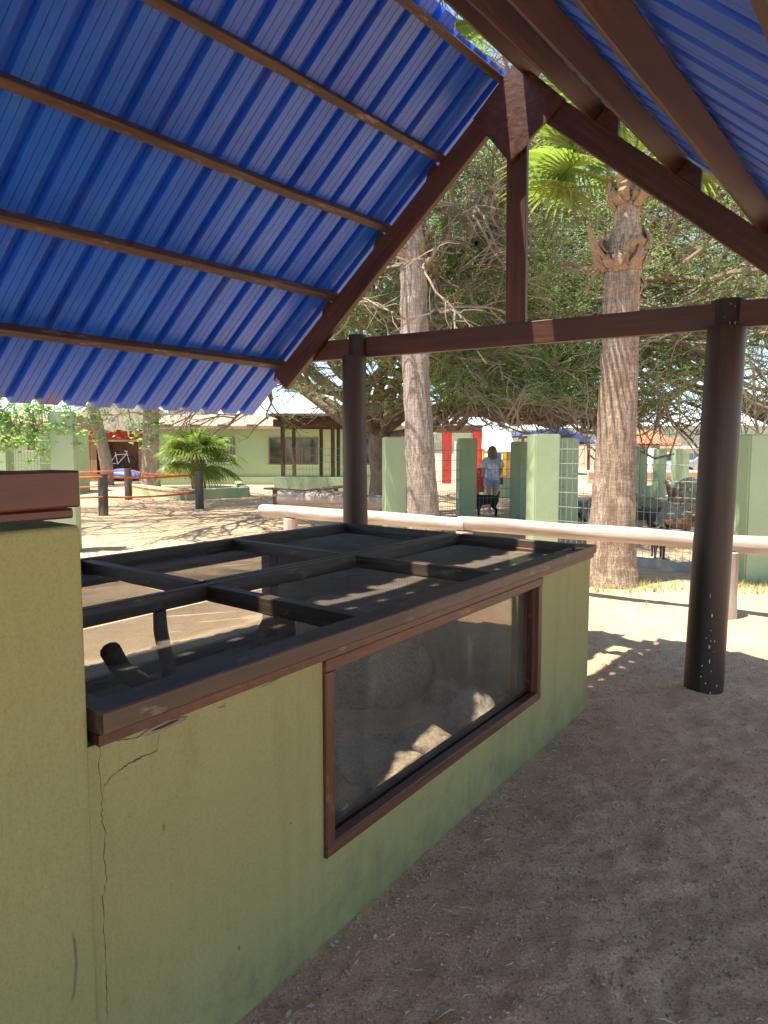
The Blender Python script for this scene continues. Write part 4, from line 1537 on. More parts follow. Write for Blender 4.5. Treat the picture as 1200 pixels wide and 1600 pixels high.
def house_window(parent, x0, x1, y, z0, z1, mull=1, bars=0):
    w = bpy.data.objects.new('window', None)
    link(w, parent, Matrix.Translation((x0, y, z0)))
    f = .07
    quadbox('sill', M['plinth'], w, x0 - .05, x1 + .05, y - .10, y + .02, z0 - .07, z0)
    for (a, b, c, d_) in ((x0, x1, z0, z0 + f), (x0, x1, z1 - f, z1), (x0, x0 + f, z0 + f, z1 - f), (x1 - f, x1, z0 + f, z1 - f)):
        quadbox('frame', M['metalframe'], w, a, b, y - .05, y + .02, c, d_)
    for k in range(1, mull + 1):
        xm = x0 + (x1 - x0) * k / (mull + 1)
        quadbox('mullion', M['metalframe'], w, xm - .03, xm + .03, y - .045, y + .02, z0 + f, z1 - f)
    quadbox('pane', M['darkglass'], w, x0 + f, x1 - f, y - .012, y + .003, z0 + f, z1 - f)
    if bars:
        mm = MB()
        for k in range(1, bars):
            xm = x0 + (x1 - x0) * k / bars
            mm.tube([(xm, y - .08, z0), (xm, y - .08, z1)], .012, 5)
        mm.build('bars', M['metalframe'], w)


YH = 33.0
hx0, hx1 = gp(244, YH), gp(640, YH)
hw = thing('green_house', (hx0, YH, 0), 'long low green house with faded tile roof behind the planter', 'house')
ze = zy(668, YH)
quadbox('wall', M['housewall'], hw, hx0, hx1, YH, YH + 7, -.2, ze)
quadbox('plinth', M['plinth'], hw, hx0 - .02, hx1 + .02, YH - .12, YH - .004, -.1, zy(745, YH))
mm = MB()
zr_ = ze + .75
mm.prism([(hx0 - .5, YH - .6, ze - .08), (hx0 - .5, YH - .6, ze + .06), (hx0 - .5, YH + 3.5, zr_), (hx0 - .5, YH + 7.6, ze + .06), (hx0 - .5, YH + 7.6, ze - .08), (hx0 - .5, YH + 3.5, zr_ - .15)], (hx1 - hx0 + 1.0, 0, 0))
roof_ = mm.build('roof', M['rooftile'], hw)
for k in range(9):
    xx = hx0 + (hx1 - hx0) * (k + .5) / 9
    MB().bar((xx, YH - .62, ze + .10), (xx, YH + 3.5, zr_ + .045), .5, .05).build('tile_course', M['rooftile'], roof_)
house_window(hw, gp(333, YH), gp(367, YH), YH, zy(722, YH), zy(683, YH), 1, 6)
house_window(hw, gp(420, YH), gp(497, YH), YH, zy(726, YH), zy(684, YH), 2)
house_window(hw, gp(560, YH), gp(620, YH), YH, zy(726, YH), zy(684, YH), 1)

# low green house at far left behind the wire
YL = 24.0
gh = thing('garden_house', (gp(-60, YL), YL, 0), 'small green house with arched window seen through the far left wire', 'house')
quadbox('wall', M['housewall'], gh, gp(-80, YL), gp(62, YL), YL, YL + 4, -.2, zy(668, YL))
mm = MB(); mm.prism([(gp(-90, YL), YL - .5, zy(668, YL)), (gp(-90, YL), YL - .5, zy(664, YL)), (gp(-90, YL), YL + 3, zy(640, YL)), (gp(-90, YL), YL + 4.5, zy(668, YL))], (gp(66, YL) - gp(-90, YL), 0, 0)); mm.build('roof', M['rooftile'], gh)
house_window(gh, gp(44, YL), gp(55, YL), YL, zy(703, YL), zy(676, YL), 0)
quadbox('plinth', M['plinth'], gh, gp(-80, YL), gp(62, YL), YL - .08, YL - .004, -.1, .25)
for u, v, w_, cc, lb in ((45, 726, 1.0, 'white', 'pale box lying by the far left garden house'), (72, 729, .6, 'shedwood', 'tipped brown board by the far left garden house')):
    p = at(u, v + 5)
    o = MB().bar((p.x - w_ / 2, p.y, .3), (p.x + w_ / 2, p.y, .35 if cc == 'white' else .6), .3, .55, ch=.02).build('box' if cc == 'white' else 'board', M[cc]); tag(o, lb, 'box' if cc == 'white' else 'board')

# thatched hut, red wall and wooden shed
YT = 40.0
th = thing('thatched_hut', (gp(200, YT), YT, 0), 'palm thatched hut with red walls behind the two trunks', 'hut')
quadbox('wall', M['redwall'], th, gp(110, YT), gp(226, YT), YT, YT + 5, -.2, zy(668, YT))
rng_ = np.random.default_rng(17)


def thatch_roof(parent, cx, cy, rx, ry, z0, z1, seed):
    mm = MB()
    n, rows = 64, 9
    for j in range(rows + 1):
        f = j / rows
        for k in range(n):
            a = 2 * math.pi * k / n
            sq = 1 / max(abs(math.cos(a)), abs(math.sin(a))) ** .55
            rr_ = (1 - f * .93) * sq * (1 + .05 * noise.noise((k * .9, j * 2, seed)))
            z = z0 + (z1 - z0) * f + .12 * noise.noise((k * 1.7, j * 3.1, seed)) + (-.25 * abs(noise.noise((k * 2.3, 0, seed))) if j == 0 else 0)
            mm.v.append((cx + rx * rr_ * math.cos(a), cy + ry * rr_ * math.sin(a), z))
    for j in range(rows):
        for k in range(n):
            k2 = (k + 1) % n
            mm.f.append((j * n + k, j * n + k2, (j + 1) * n + k2, (j + 1) * n + k))
    mm.f.append(tuple(rows * n + k for k in range(n)))
    o = mm.build('thatch_roof', M['thatch'], parent)
    # loose fringe of fronds
    fm = MB()
    for i in range(420):
        a = rng_.uniform(0, 6.28); f = rng_.uniform(0, .55)
        sq = 1 / max(abs(math.cos(a)), abs(math.sin(a))) ** .55
        c = Vector((cx + rx * (1 - f * .93) * sq * math.cos(a), cy + ry * (1 - f * .93) * sq * math.sin(a), z0 + (z1 - z0) * f + .08))
        d_ = Vector((math.cos(a) * rx, math.sin(a) * ry, 0)).normalized() * .5 + Vector((0, 0, -.7))
        s_ = Vector((-math.sin(a), math.cos(a), 0)) * rng_.uniform(.03, .08)
        l = rng_.uniform(.3, .8)
        fm.add([c - s_, c + s_, c + d_ * l + s_ * .3, c + d_ * l - s_ * .3], [(0, 1, 2, 3)])
    tag(fm.build('thatch_fringe', M['thatch'], o), kind='stuff')


thatch_roof(th, gp(178, YT), YT + 2.0, (gp(268, YT) - gp(95, YT)) / 2 + .4, 3.2, zy(672, YT), zy(600, YT), 2)
th2 = thing('thatched_hut', (gp(285, 46), 46, 0), 'second thatched roof rising behind the young palm', 'hut')
quadbox('wall', M['housewall'], th2, gp(250, 46), gp(330, 46), 47, 50, -.2, zy(668, 46))
thatch_roof(th2, gp(290, 46), 48.0, 2.6, 2.6, zy(668, 46), zy(612, 46), 6)

YS = 36.5
sh = thing('wooden_shed', (gp(170, YS), YS, 0), 'open fronted wooden shed under the thatched roof', 'shed')
sx0, sx1 = gp(121, YS), gp(217, YS)
sz = zy(690, YS)
nb_ = 7
for k in range(3):
    xx = sx0 + k * .33
    quadbox('board', M['shedwood'], sh, xx, xx + .31, YS, YS + .05, 0, sz)
for k in range(3):
    yy = YS + .1 + k * .5
    quadbox('side_board', M['shedwood'], sh, sx1 - .06, sx1, yy, yy + .48, 0, sz)
    quadbox('side_board', M['shedwood'], sh, sx0, sx0 + .06, yy, yy + .48, 0, sz)
for k in range(8):
    xx = sx0 + .05 + k * (sx1 - sx0 - .1) / 8
    quadbox('back_board', M['shedwood'], sh, xx, xx + (sx1 - sx0 - .1) / 8 - .02, YS + 1.6, YS + 1.66, 0, sz)
quadbox('roof_board', M['shedwood'], sh, sx0 - .1, sx1 + .15, YS - .15, YS + 1.75, sz, sz + .09)
quadbox('post', M['shedwood'], sh, sx0 + 1.25, sx0 + 1.36, YS, YS + .1, 0, sz)
quadbox('shelf', M['shedwood'], sh, sx0 + 1.4, sx1 - .06, YS + .7, YS + 1.6, .55, .6)
bk = thing('bicycle', (gp(182, YS), YS + .4, 0), 'bicycle parked inside the wooden shed', 'bicycle')
bx, by, bz = gp(183, YS), YS + .35, .62
for dx in (-.5, .5):
    mm = MB(); mm.tube([(bx + dx + .33 * math.cos(a), by, bz + .33 + .33 * math.sin(a)) for a in [k * math.pi / 9 for k in range(19)]], .03, 6, caps=False); mm.build('wheel', M['tyre'], bk)
mm = MB()
for p0, p1 in (((-.5, .33), (-.12, .28)), ((-.12, .28), (.35, .78)), ((-.5, .33), (-.2, .75)), ((-.2, .75), (.35, .78)), ((-.12, .28), (-.22, .88)), ((.35, .9), (.5, .33)), ((.25, .95), (.42, .9))):
    mm.tube([(bx + p0[0], by, bz + p0[1]), (bx + p1[0], by, bz + p1[1])], .022, 6)
mm.build('frame', M['white'], bk)
MB().bar((bx - .34, by, bz + .9), (bx - .1, by, bz + .92), .12, .05).build('saddle', M['tyre'], bk)
tp_ = rock_mesh('tarp', 1.0, .4, .35, 3.3, 3, .3, .2)
tag(obj('tarp', tp_, M['blueplastic'], None, Matrix.Translation((gp(195, YS), YS - .5, 0.25))), 'crumpled blue tarp in front of the wooden shed', 'tarp')

# pergola with low green wall
YP = 26.0
pg = thing('pergola', (gp(440, YP), YP, 0), 'dark timber pergola over a low green wall in front of the house', 'pergola')
px0, px1 = gp(436, YP), gp(600, YP)
zt_ = zy(660, YP)
for u in (442, 490, 520, 596):
    for yy in ((YP, YP + 3.2) if u in (442, 520, 596) else (YP + 3.2,)):
        x = gp(u, YP); beam('post', (x, yy, 0), (x, yy, zt_ - .1), .14, .14, M['pergola'], pg, up=(0, 1, 0))
for yy in (YP, YP + 3.2):
    beam('beam', (px0 - .2, yy, zt_ - .02), (px1 + .2, yy, zt_ - .02), .12, .26, M['pergola'], pg)
for k in range(12):
    x = px0 + (px1 - px0) * k / 11
    beam('slat', (x, YP - .5, zt_ + .16), (x, YP + 3.7, zt_ + .16), .09, .09, M['pergola'], pg)
quadbox('roof_mat', M['thatch'], pg, px0 - .3, px1 + .3, YP - .6, YP + 3.8, zt_ + .21, zt_ + .30)
quadbox('low_wall', M['pillar'], pg, gp(430, YP), gp(600, YP), YP - .35, YP - .12, -.1, zy(745, YP))
pgf = MB()
wire_fence(pg, (gp(445, YP), YP - .05, 0), (gp(540, YP), YP - .05, 0), .6, 1.7, .12, .25, .006)

# red and white pavilions beyond the person
YR = 34.0
rd2 = thing('red_pavilion', (gp(700, YR), YR, 0), 'red walled pavilion with white awning beyond the walking person', 'building')
for u0, u1, v0 in ((588, 612, 678), (692, 706, 676), (740, 753, 674)):
    quadbox('red_wall', M['redwall'], rd2, gp(u0, YR), gp(u1, YR), YR, YR + .5, 0, zy(v0, YR))
quadbox('lintel', M['pergola'], rd2, gp(588, YR), gp(753, YR), YR + .1, YR + .4, zy(676, YR), zy(664, YR))
for u in (716, 708):
    quadbox('column', M['white'], rd2, gp(u, YR), gp(u + 4, YR), YR - .5, YR - .35, 0, zy(690, YR))
mm = MB(); mm.prism([(gp(752, YR), YR - 1.2, zy(704, YR)), (gp(800, YR), YR - 1.2, zy(706, YR)), (gp(796, YR), YR - .2, zy(676, YR)), (gp(754, YR), YR - .2, zy(675, YR))], (0, 1.5, .15)); mm.build('awning', M['white'], rd2)
quadbox('yellow_panel', M['yellow'], rd2, gp(786, YR), gp(792, YR), YR, YR + .1, .4, zy(703, YR))
quadbox('yellow_panel', M['yellow'], rd2, gp(752, YR), gp(756, YR), YR, YR + .1, .4, zy(703, YR))
quadbox('blue_panel', M['blueplastic'], rd2, gp(777, YR), gp(784, YR), YR, YR + .1, .9, zy(708, YR))
quadbox('counter', M['beige'], rd2, gp(756, YR), gp(800, YR), YR + .2, YR + .5, 0, 1.1)
quadbox('low_wall', M['plinth'], rd2, gp(740, 24), gp(805, 24), 24, 24.25, -.1, .62)
tr_ = thing('litter_bin', (gp(745, 21), 21, 0), 'rust red bin standing left of the walking person', 'bin')
mm = MB(); mm.tube([(gp(746, 21), 21, 0.35), (gp(746, 21), 21, .9), (gp(746, 21), 21, 1.05)], [.22, .25, .2], 14); mm.build('drum', M['redwall'], tr_, smooth=False)
mm = MB(); mm.tube([(gp(746, 21), 21, 0), (gp(746, 21), 21, .36)], .06, 8); mm.build('leg', M['metalframe'], tr_)

YB = 46.0
bs = thing('blue_roof_shed', (gp(870, YB), YB, 0), 'open shed with bright blue sheet roof beyond the pens', 'shed')
mm = MB(); mm.prism([(gp(812, YB), YB, zy(676, YB)), (gp(880, YB), YB, zy(669, YB)), (gp(930, YB), YB, zy(690, YB)), (gp(930, YB), YB, zy(694, YB)), (gp(880, YB), YB, zy(673, YB)), (gp(812, YB), YB, zy(680, YB))], (0, 7, 0)); mm.build('roof', M['bluesheet'], bs)
for u in (818, 868, 922):
    for yy in (YB + .3, YB + 6.5):
        beam('post', (gp(u, YB), yy, 0), (gp(u, YB), yy, zy(682, YB)), .16, .16, M['pergola'], bs, up=(0, 1, 0))
for k in range(5):
    x = gp(815 + 27 * k, YB); beam('rafter', (x, YB + .2, zy(681 if k < 4 else 692, YB)), (x, YB + 6.8, zy(681 if k < 4 else 692, YB)), .1, .15, M['pergola'], bs)
quadbox('back_wall', M['beige'], bs, gp(815, YB), gp(925, YB), YB + 6.6, YB + 6.8, 0, zy(700, YB))
quadbox('yellow_post', M['yellow'], bs, gp(890, YB), gp(893, YB), YB - .1, YB + .1, 0, zy(708, YB))

YC = 62.0
ch_ = thing('tiled_house', (gp(1020, YC), YC, 0), 'beige house with orange tile roof beyond the goat pen', 'house')
quadbox('wall', M['beige'], ch_, gp(940, YC), gp(1250, YC), YC, YC + 8, -.2, zy(696, YC))
quadbox('parapet', M['white'], ch_, gp(1030, YC), gp(1250, YC), YC - .15, YC - .004, zy(702, YC), zy(697, YC))
x0, x1 = gp(955, YC), gp(1052, YC)
mm = MB(); mm.add([(x0, YC - .8, zy(694, YC)), (x1, YC - .8, zy(694, YC)), (x1, YC + 8.5, zy(694, YC)), (x0, YC + 8.5, zy(694, YC)), (x0 + 1.2, YC + 3, zy(673, YC)), (x1 - .6, YC + 3, zy(671, YC))], [(0, 1, 5, 4), (1, 2, 5), (2, 3, 4, 5), (3, 0, 4), (3, 2, 1, 0)])
rf = mm.build('roof', M['terracotta'], ch_)
for k in range(14):
    f = (k + .5) / 14
    a = Vector((x0 + (x1 - x0) * f, YC - .82, zy(694, YC) + .06)); b = Vector((x0 + 1.2 + (x1 - .6 - x0 - 1.2) * f, YC + 3, zy(673, YC) + .06))
    MB().bar(a, b, .2, .09).build('tile_row', M['terracotta'], rf)
quadbox('upper_block', M['beige'], ch_, gp(1030, YC), gp(1062, YC), YC - .2, YC + 5, zy(696, YC), zy(683, YC))
quadbox('dark_opening', M['darkglass'], ch_, gp(1018, YC), gp(1031, YC), YC - .03, YC - .003, zy(704, YC), zy(695, YC))
house_window(ch_, gp(1059, YC), gp(1078, YC), YC, zy(722, YC), zy(709, YC), 1)
house_window(ch_, gp(1190, YC), gp(1215, YC), YC, zy(722, YC), zy(709, YC), 1)
wl = thing('roadside_wall', (gp(1000, 34), 34, 0), 'low block wall with pale coping between the pen and the parked cars', 'wall')
xw0, xw1 = gp(920, 34), gp(1260, 34)
quadbox('core', M['beige'], wl, xw0, xw1, 34, 34.2, -.1, zy(738, 34))
quadbox('coping', M['white'], wl, xw0, xw1, 33.95, 34.25, zy(738, 34), zy(735, 34))


def car(name, loc, rz, paint, label, cat, kind):
    c = thing(name, loc, label, cat, 'cars parked beyond the pens', rz)
    Mx = Matrix.Translation(Vector(loc)) @ Matrix.Rotation(rz, 4, 'Z')
    if kind == 'pickup':
        prof = [(-2.5, .45), (-2.5, 1.0), (-.75, 1.02), (-.7, 1.08), (-.45, 1.72), (.55, 1.75), (1.15, 1.12), (2.3, 1.02), (2.5, .85), (2.5, .45)]
        cab = [(-.62, 1.12), (-.40, 1.62), (.50, 1.65), (.98, 1.14)]
    else:
        prof = [(-2.0, .4), (-2.05, .8), (-1.9, 1.05), (-1.45, 1.42), (.2, 1.47), (.95, 1.02), (1.85, .92), (2.05, .7), (2.05, .4)]
        cab = [(-1.6, 1.05), (-1.32, 1.36), (.15, 1.40), (.70, 1.05)]
    hw_ = .85
    vs, fs = [], []
    n = len(prof)
    for sgn in (-1, 1):
        for (x, z) in prof:
            inset = .17 * max(0, min(1, (z - 1.0) / .6))
            vs.append((x, sgn * (hw_ - inset), z))
    fs = [tuple(range(n)), tuple(range(2 * n - 1, n - 1, -1))] + [(i, n + i, n + (i + 1) % n, (i + 1) % n) for i in range(n)]
    mm = MB(); mm.add(vs, fs)
    me = mm.mesh('body'); me.materials.append(paint)
    b = link(bpy.data.objects.new('body', me), c, Mx)
    bv = b.modifiers.new('b', 'BEVEL'); bv.width = .05; bv.segments = 2
    for sgn in (-1, 1):
        mm = MB(); mm.prism([(x, sgn * (hw_ - .17 * max(0, min(1, (z - 1.0) / .6)) + .004), z) for x, z in cab], (0, sgn * .012, 0))
        me = mm.mesh('side_window'); me.materials.append(M['darkglass']); link(bpy.data.objects.new('side_window', me), c, Mx)
    a, d_ = cab[2], cab[3]
    mm = MB(); mm.prism([(a[0] + .06, -.62, a[1]), (a[0] + .06, .62, a[1]), (d_[0] + .12, .74, d_[1]), (d_[0] + .12, -.74, d_[1])], (.05, 0, .05))
    me = mm.mesh('windscreen'); me.materials.append(M['darkglass']); link(bpy.data.objects.new('windscreen', me), c, Mx)
    wx = 1.5 if kind == 'pickup' else 1.25
    for x in (-wx, wx):
        for sgn in (-1, 1):
            mm = MB(); mm.tube([(x, sgn * .68, .34), (x, sgn * .88, .34)], .34, 18)
            me = mm.mesh('wheel'); me.materials.append(M['tyre']); w = link(bpy.data.objects.new('wheel', me), c, Mx)
            mm = MB(); mm.tube([(x, sgn * .86, .34), (x, sgn * .89, .34)], .2, 12)
            me = mm.mesh('rim'); me.materials.append(M['carsilver']); link(bpy.data.objects.new('rim', me), w, Mx)
    xe = prof[-1][0]
    for sgn in (-1, 1):
        mm = MB(); mm.box(xe - .03, xe + .03, sgn * .6 - .14, sgn * .6 + .14, .68, .82)
        me = mm.mesh('headlight'); me.materials.append(M['white']); link(bpy.data.objects.new('headlight', me), c, Mx)


car('parked_pickup', (gp(1014, 44), 44, 0), R(160), M['carwhite'], 'white pickup parked behind the far pen pillars', 'pickup', 'pickup')
car('parked_car', (gp(1046, 43), 43, 0), R(20), M['carwhite'], 'white car parked between the far pillars, right of the pickup', 'car', 'car')
car('parked_car', (gp(1088, 41), 41, 0), R(200), M['carsilver'], 'silver car parked left of the big dark post', 'car', 'car')
car('parked_car', (gp(1125, 47), 47, 0), R(10), M['carsilver'], 'silver car mostly hidden behind the big dark post', 'car', 'car')

# hills
mm = MB()
n = 90
for j in range(14):
    for i in range(n + 1):
        x = -900 + 1800 * i / n
        f = j / 13
        y = 420 + 500 * f
        h = (16 + 10 * noise.noise((x * .004 + 3, 0, 0)) + 16 * math.exp(-((x - 330) / 170) ** 2) + 6 * noise.noise((x * .012, y * .01, 0))) * math.sin(min(1, f * 1.35) * math.pi / 2)
        mm.v.append((x, y, h - 2))
mm.f = [(j * (n + 1) + i, j * (n + 1) + i + 1, (j + 1) * (n + 1) + i + 1, (j + 1) * (n + 1) + i) for j in range(13) for i in range(n)]
tag(mm.build('hills', M['hill'], smooth=True), kind='structure')


# ================================================================== goats
def skin_body(name, verts, edges, mat, parent, Mx, sub=2, root=0):
    me = bpy.data.meshes.new(name)
    me.from_pydata([v[0] for v in verts], edges, [])
    o = bpy.data.objects.new(name, me)
    link(o, parent, Mx)
    o.modifiers.new('skin', 'SKIN')
    for k, v in enumerate(verts):
        r = v[1] if hasattr(v[1], '__len__') else (v[1], v[1])
        me.skin_vertices[0].data[k].radius = r
        me.skin_vertices[0].data[k].use_root = (k == root)
    o.modifiers['skin'].use_smooth_shade = True
    s = o.modifiers.new('sub', 'SUBSURF'); s.levels = sub; s.render_levels = sub
    me.materials.append(mat)
    return o


def fur(name, c1, c2, z_split=None):
    return pm(name, c1, c2, scale=4, rough=.85, bs=60, bstr=.5, lo=.42, hi=.56, spec=.25)


M['goat_black'] = fur('goat_black', (.018, .017, .018), (.035, .033, .033))
M['goat_brown'] = fur('goat_brown', (.16, .085, .045), (.07, .045, .03))
M['goat_pied'] = fur('goat_pied', (.55, .48, .40), (.28, .14, .07))
M['goat_grey'] = fur('goat_grey', (.10, .085, .08), (.05, .045, .045))
M['goat_bay'] = fur('goat_bay', (.06, .045, .04), (.30, .26, .22))
M['horn'] = pm('horn', (.20, .16, .12), (.12, .09, .07), rough=.6, bstr=.3)


def goat(loc, heading, s, mat, label, head=(0, 0), tail=.12, horns=True):
    Mx = Matrix.Translation(Vector((loc[0], loc[1], 0))) @ Matrix.Rotation(heading, 4, 'Z') @ Matrix.Scale(s, 4)
    g = thing('goat', (loc[0], loc[1], 0), label, 'goat', 'goats in the pens')
    hx, hz = head
    V = [((-.10, 0, .53), (.155, .14)), ((-.34, 0, .57), (.13, .13)), ((.18, 0, .55), (.155, .14)), ((.32, 0, .64), (.10, .10)), ((.42 + hx * .5, 0, .78 + hz * .5), (.072, .07)),
         ((.50 + hx, 0, .90 + hz), (.07, .075)), ((.60 + hx, 0, .85 + hz), (.052, .052)), ((.67 + hx, 0, .81 + hz), (.036, .036)),
         ((-.44, 0, .62), (.05, .05)), ((-.49, 0, .66 + tail), (.022, .022))]
    E = [(0, 1), (0, 2), (2, 3), (3, 4), (4, 5), (5, 6), (6, 7), (1, 8), (8, 9)]
    for sg in (-1, 1):
        b = len(V)
        V += [((.19, sg * .075, .42), (.062, .055)), ((.20 + .02 * sg, sg * .08, .26), (.034, .034)), ((.20 + .04 * sg, sg * .08, .12), (.024, .024)), ((.21 + .04 * sg, sg * .08, .02), (.03, .03))]
        E += [(2, b), (b, b + 1), (b + 1, b + 2), (b + 2, b + 3)]
        b = len(V)
        V += [((-.32, sg * .08, .45), (.085, .065)), ((-.27, sg * .085, .36), (.055, .05)), ((-.40 + .03 * sg, sg * .085, .24), (.03, .03)), ((-.38 + .03 * sg, sg * .085, .12), (.024, .024)), ((-.37 + .03 * sg, sg * .085, .02), (.03, .03))]
        E += [(1, b), (b, b + 1), (b + 1, b + 2), (b + 2, b + 3), (b + 3, b + 4)]
    skin_body('body', V, E, mat, g, Mx)
    for sg in (-1, 1):
        e = MB()
        a = Vector((.47 + hx, sg * .06, .95 + hz)); d_ = Vector((-.05, sg * .16, .0))
        e.add([a + Vector((.03, 0, .015)), a + Vector((-.03, 0, -.01)), a + d_ * .55 + Vector((-.03, 0, -.04)), a + d_ + Vector((0, 0, -.03)), a + d_ * .55 + Vector((.03, 0, .03)), a + d_ * .5 + Vector((0, 0, .015))], [(0, 5, 1), (1, 5, 2), (2, 5, 3), (3, 5, 4), (4, 5, 0), (0, 1, 2, 3, 4)])
        me = e.mesh('ear', True); me.materials.append(mat); link(bpy.data.objects.new('ear', me), g, Mx)
        if horns:
            h = MB(); h.tube([Vector((.47 + hx - .09 * f * f - .03 * f, sg * (.03 + .05 * f), .96 + hz + .16 * f - .04 * f * f)) for f in (0, .25, .5, .75, 1)], [.018, .016, .013, .009, .003], 7)
            me = h.mesh('horn', True); me.materials.append(M['horn']); link(bpy.data.objects.new('horn', me), g, Mx)
    return g


p = aty(757, 813, 16.4); goat((p.x, p.y), R(200), .78, M['goat_black'], 'small black goat behind the wire at the walking person\'s feet', (0, -.06), .16, False)
p = aty(888, 826, 13.6); goat((p.x, p.y), R(185), .85, M['goat_bay'], 'dark pied goat beside the brown crate, left of the stout palm', (0, -.1))
p = aty(992, 838, 12.4); goat((p.x, p.y), R(150), .85, M['goat_grey'], 'dark grey goat half hidden by the stout palm trunk', (-.05, .0), .05)
p = aty(1054, 791, 20.0); goat((p.x, p.y), R(115), .75, M['goat_pied'], 'tan and white goat looking away at the back of the pen', (-.1, .02))
p = aty(1028, 886, 10.0); goat((p.x, p.y), R(255), .66, M['goat_grey'], 'small dark goat seen under the log rail', (0, -.15), .02, False)
p = aty(1062, 855, 11.8); goat((p.x, p.y), R(10), .62, M['goat_brown'], 'brown goat whose back and ears show just above the log rail', (-.08, -.02), 0, False)

# things in the pen
for (u, v, sx, sy, sz_, sd_, lab) in ((990, 798, .5, .4, .42, 1.9, 'pale boulder in the pen, right of the stout palm trunk'), (1027, 808, .62, .4, .36, 5.5, 'low grey boulder in the middle of the goat pen'), (1074, 784, .6, .5, .62, 3.7, 'tall pale boulder leaning by the dark post in the pen'), (1010, 788, .5, .3, .25, 8.1, 'flat pale boulder behind the other boulders of the pen'), (940, 805, .5, .4, .3, 6.6, 'pale boulder left of the stout palm trunk'), (905, 818, .5, .35, .22, 4.4, 'low stone at the pied goat\'s feet')):
    p = at(u, v)
    tag(obj('boulder', rock_mesh('boulder', sx, sy, sz_, sd_, 3), M['palerock'], None, Matrix.Translation((p.x, p.y, -.06)) @ Matrix.Rotation(sd_, 4, 'Z')), lab, 'boulder', 'boulders in the goat pen')
p = aty(874, 822, 12.9)
bxo = thing('feed_crate', (p.x, p.y, 0), 'dark red brown crate between pillar and palm in the pen', 'crate')
for k in range(4):
    MB().box(p.x - .25, p.x + .3, p.y, p.y + .03, .05 + k * .11, .145 + k * .11).build('slat', M['topwood'], bxo)
MB().box(p.x - .25, p.x + .3, p.y + .035, p.y + .45, .02, .46).build('box', M['topwood'], bxo)
bar_ = thing('barrel', (gp(826, 19), 19, 0), 'blue plastic barrel behind the pen pillars', 'barrel')
xx = gp(826, 19)
mm = MB(); mm.tube([(xx, 19, 0), (xx, 19, .1), (xx, 19, .38), (xx, 19, .42), (xx, 19, .8), (xx, 19, .86), (xx, 19, 1.2), (xx, 19, 1.25)], [.27, .30, .30, .315, .315, .30, .29, .25], 18); mm.build('drum', M['blueplastic'], bar_)
mm = MB(); mm.tube([(xx, 19, 1.25), (xx, 19, 1.30)], .24, 18); mm.build('lid', M['blueplastic'], bar_)

# ================================================================== the walking person
M['skin'] = pm('skin', (.50, .30, .21), (.46, .27, .19), rough=.6, bstr=0)
M['shirt'] = pm('pale_blue_shirt', (.42, .48, .72), (.74, .78, .90), scale=7, rough=.9, bs=30, bstr=.3, lo=.45, hi=.58)
M['denim'] = pm('denim', (.22, .30, .46), (.30, .38, .54), scale=12, rough=.9, bs=80, bstr=.3)
M['hair'] = pm('brown_hair', (.13, .08, .05), (.22, .14, .09), scale=10, stretch=(6, 6, .6), rough=.5, bs=20, bstr=.8)
pp_ = aty(768, 812, 17.2)
pr = thing('person', (pp_.x, pp_.y, 0), 'person with long brown hair in pale blue shirt and denim shorts walking away', 'person')
Mx = Matrix.Translation(Vector((pp_.x, pp_.y, 0)))
V = [((0, 0, .93), (.125, .10)), ((0, 0, 1.10), (.105, .085)), ((0, 0, 1.26), (.12, .09)), ((0, -.01, 1.40), (.06, .055)), ((0, 0, 1.47), (.048, .05)), ((0, .015, 1.55), (.075, .088)), ((0, .02, 1.62), (.068, .078))]
E = [(0, 1), (1, 2), (2, 3), (3, 4), (4, 5), (5, 6)]
for sg in (-1, 1):
    b = len(V)
    V += [((sg * .15, 0, 1.36), .05), ((sg * .215, -.02, 1.12), .040), ((sg * .20, .14, .98), .032), ((sg * .195, .19, .95), (.034, .02))]
    E += [(2, b), (b, b + 1), (b + 1, b + 2), (b + 2, b + 3)]
    w = b + 3
    for k, (dx, l) in enumerate(((-.03, .06), (-.01, .075), (.01, .07), (.028, .055))):
        q0 = len(V)
        V += [((sg * (.195 - dx), .19 + l * .5, .945), .0085), ((sg * (.195 - dx), .19 + l, .925), .007)]
        E += [(w, q0), (q0, q0 + 1)]
    q0 = len(V)
    V += [((sg * .155, .17, .955), .009), ((sg * .145, .205, .95), .008)]
    E += [(w, q0), (q0, q0 + 1)]
    b = len(V)
    st_ = .14 * sg
    V += [((sg * .085, 0, .86), .095), ((sg * .085, .04 + st_ * .4, .48), .058), ((sg * .08, -.02 + st_, .10), .038), ((sg * .085, .09 + st_, .035), .034)]
    E += [(0, b), (b, b + 1), (b + 1, b + 2), (b + 2, b + 3)]
body = skin_body('body', V, E, M['skin'], pr, Mx)


def loft(name, rings, mat, parent, Mx, n=20, smooth=True, jit=0.0):
    mm = MB()
    for (cx, cy, z, rx, ry) in rings:
        for k in range(n):
            a = 2 * math.pi * k / n
            w = 1 + jit * noise.noise((math.cos(a) * 3, math.sin(a) * 3, z * 6))
            mm.v.append((cx + rx * w * math.cos(a), cy + ry * w * math.sin(a), z))
    for j in range(len(rings) - 1):
        for k in range(n):
            k2 = (k + 1) % n
            mm.f.append((j * n + k, j * n + k2, (j + 1) * n + k2, (j + 1) * n + k))
    me = mm.mesh(name, smooth); me.materials.append(mat)
    return link(bpy.data.objects.new(name, me), parent, Mx)


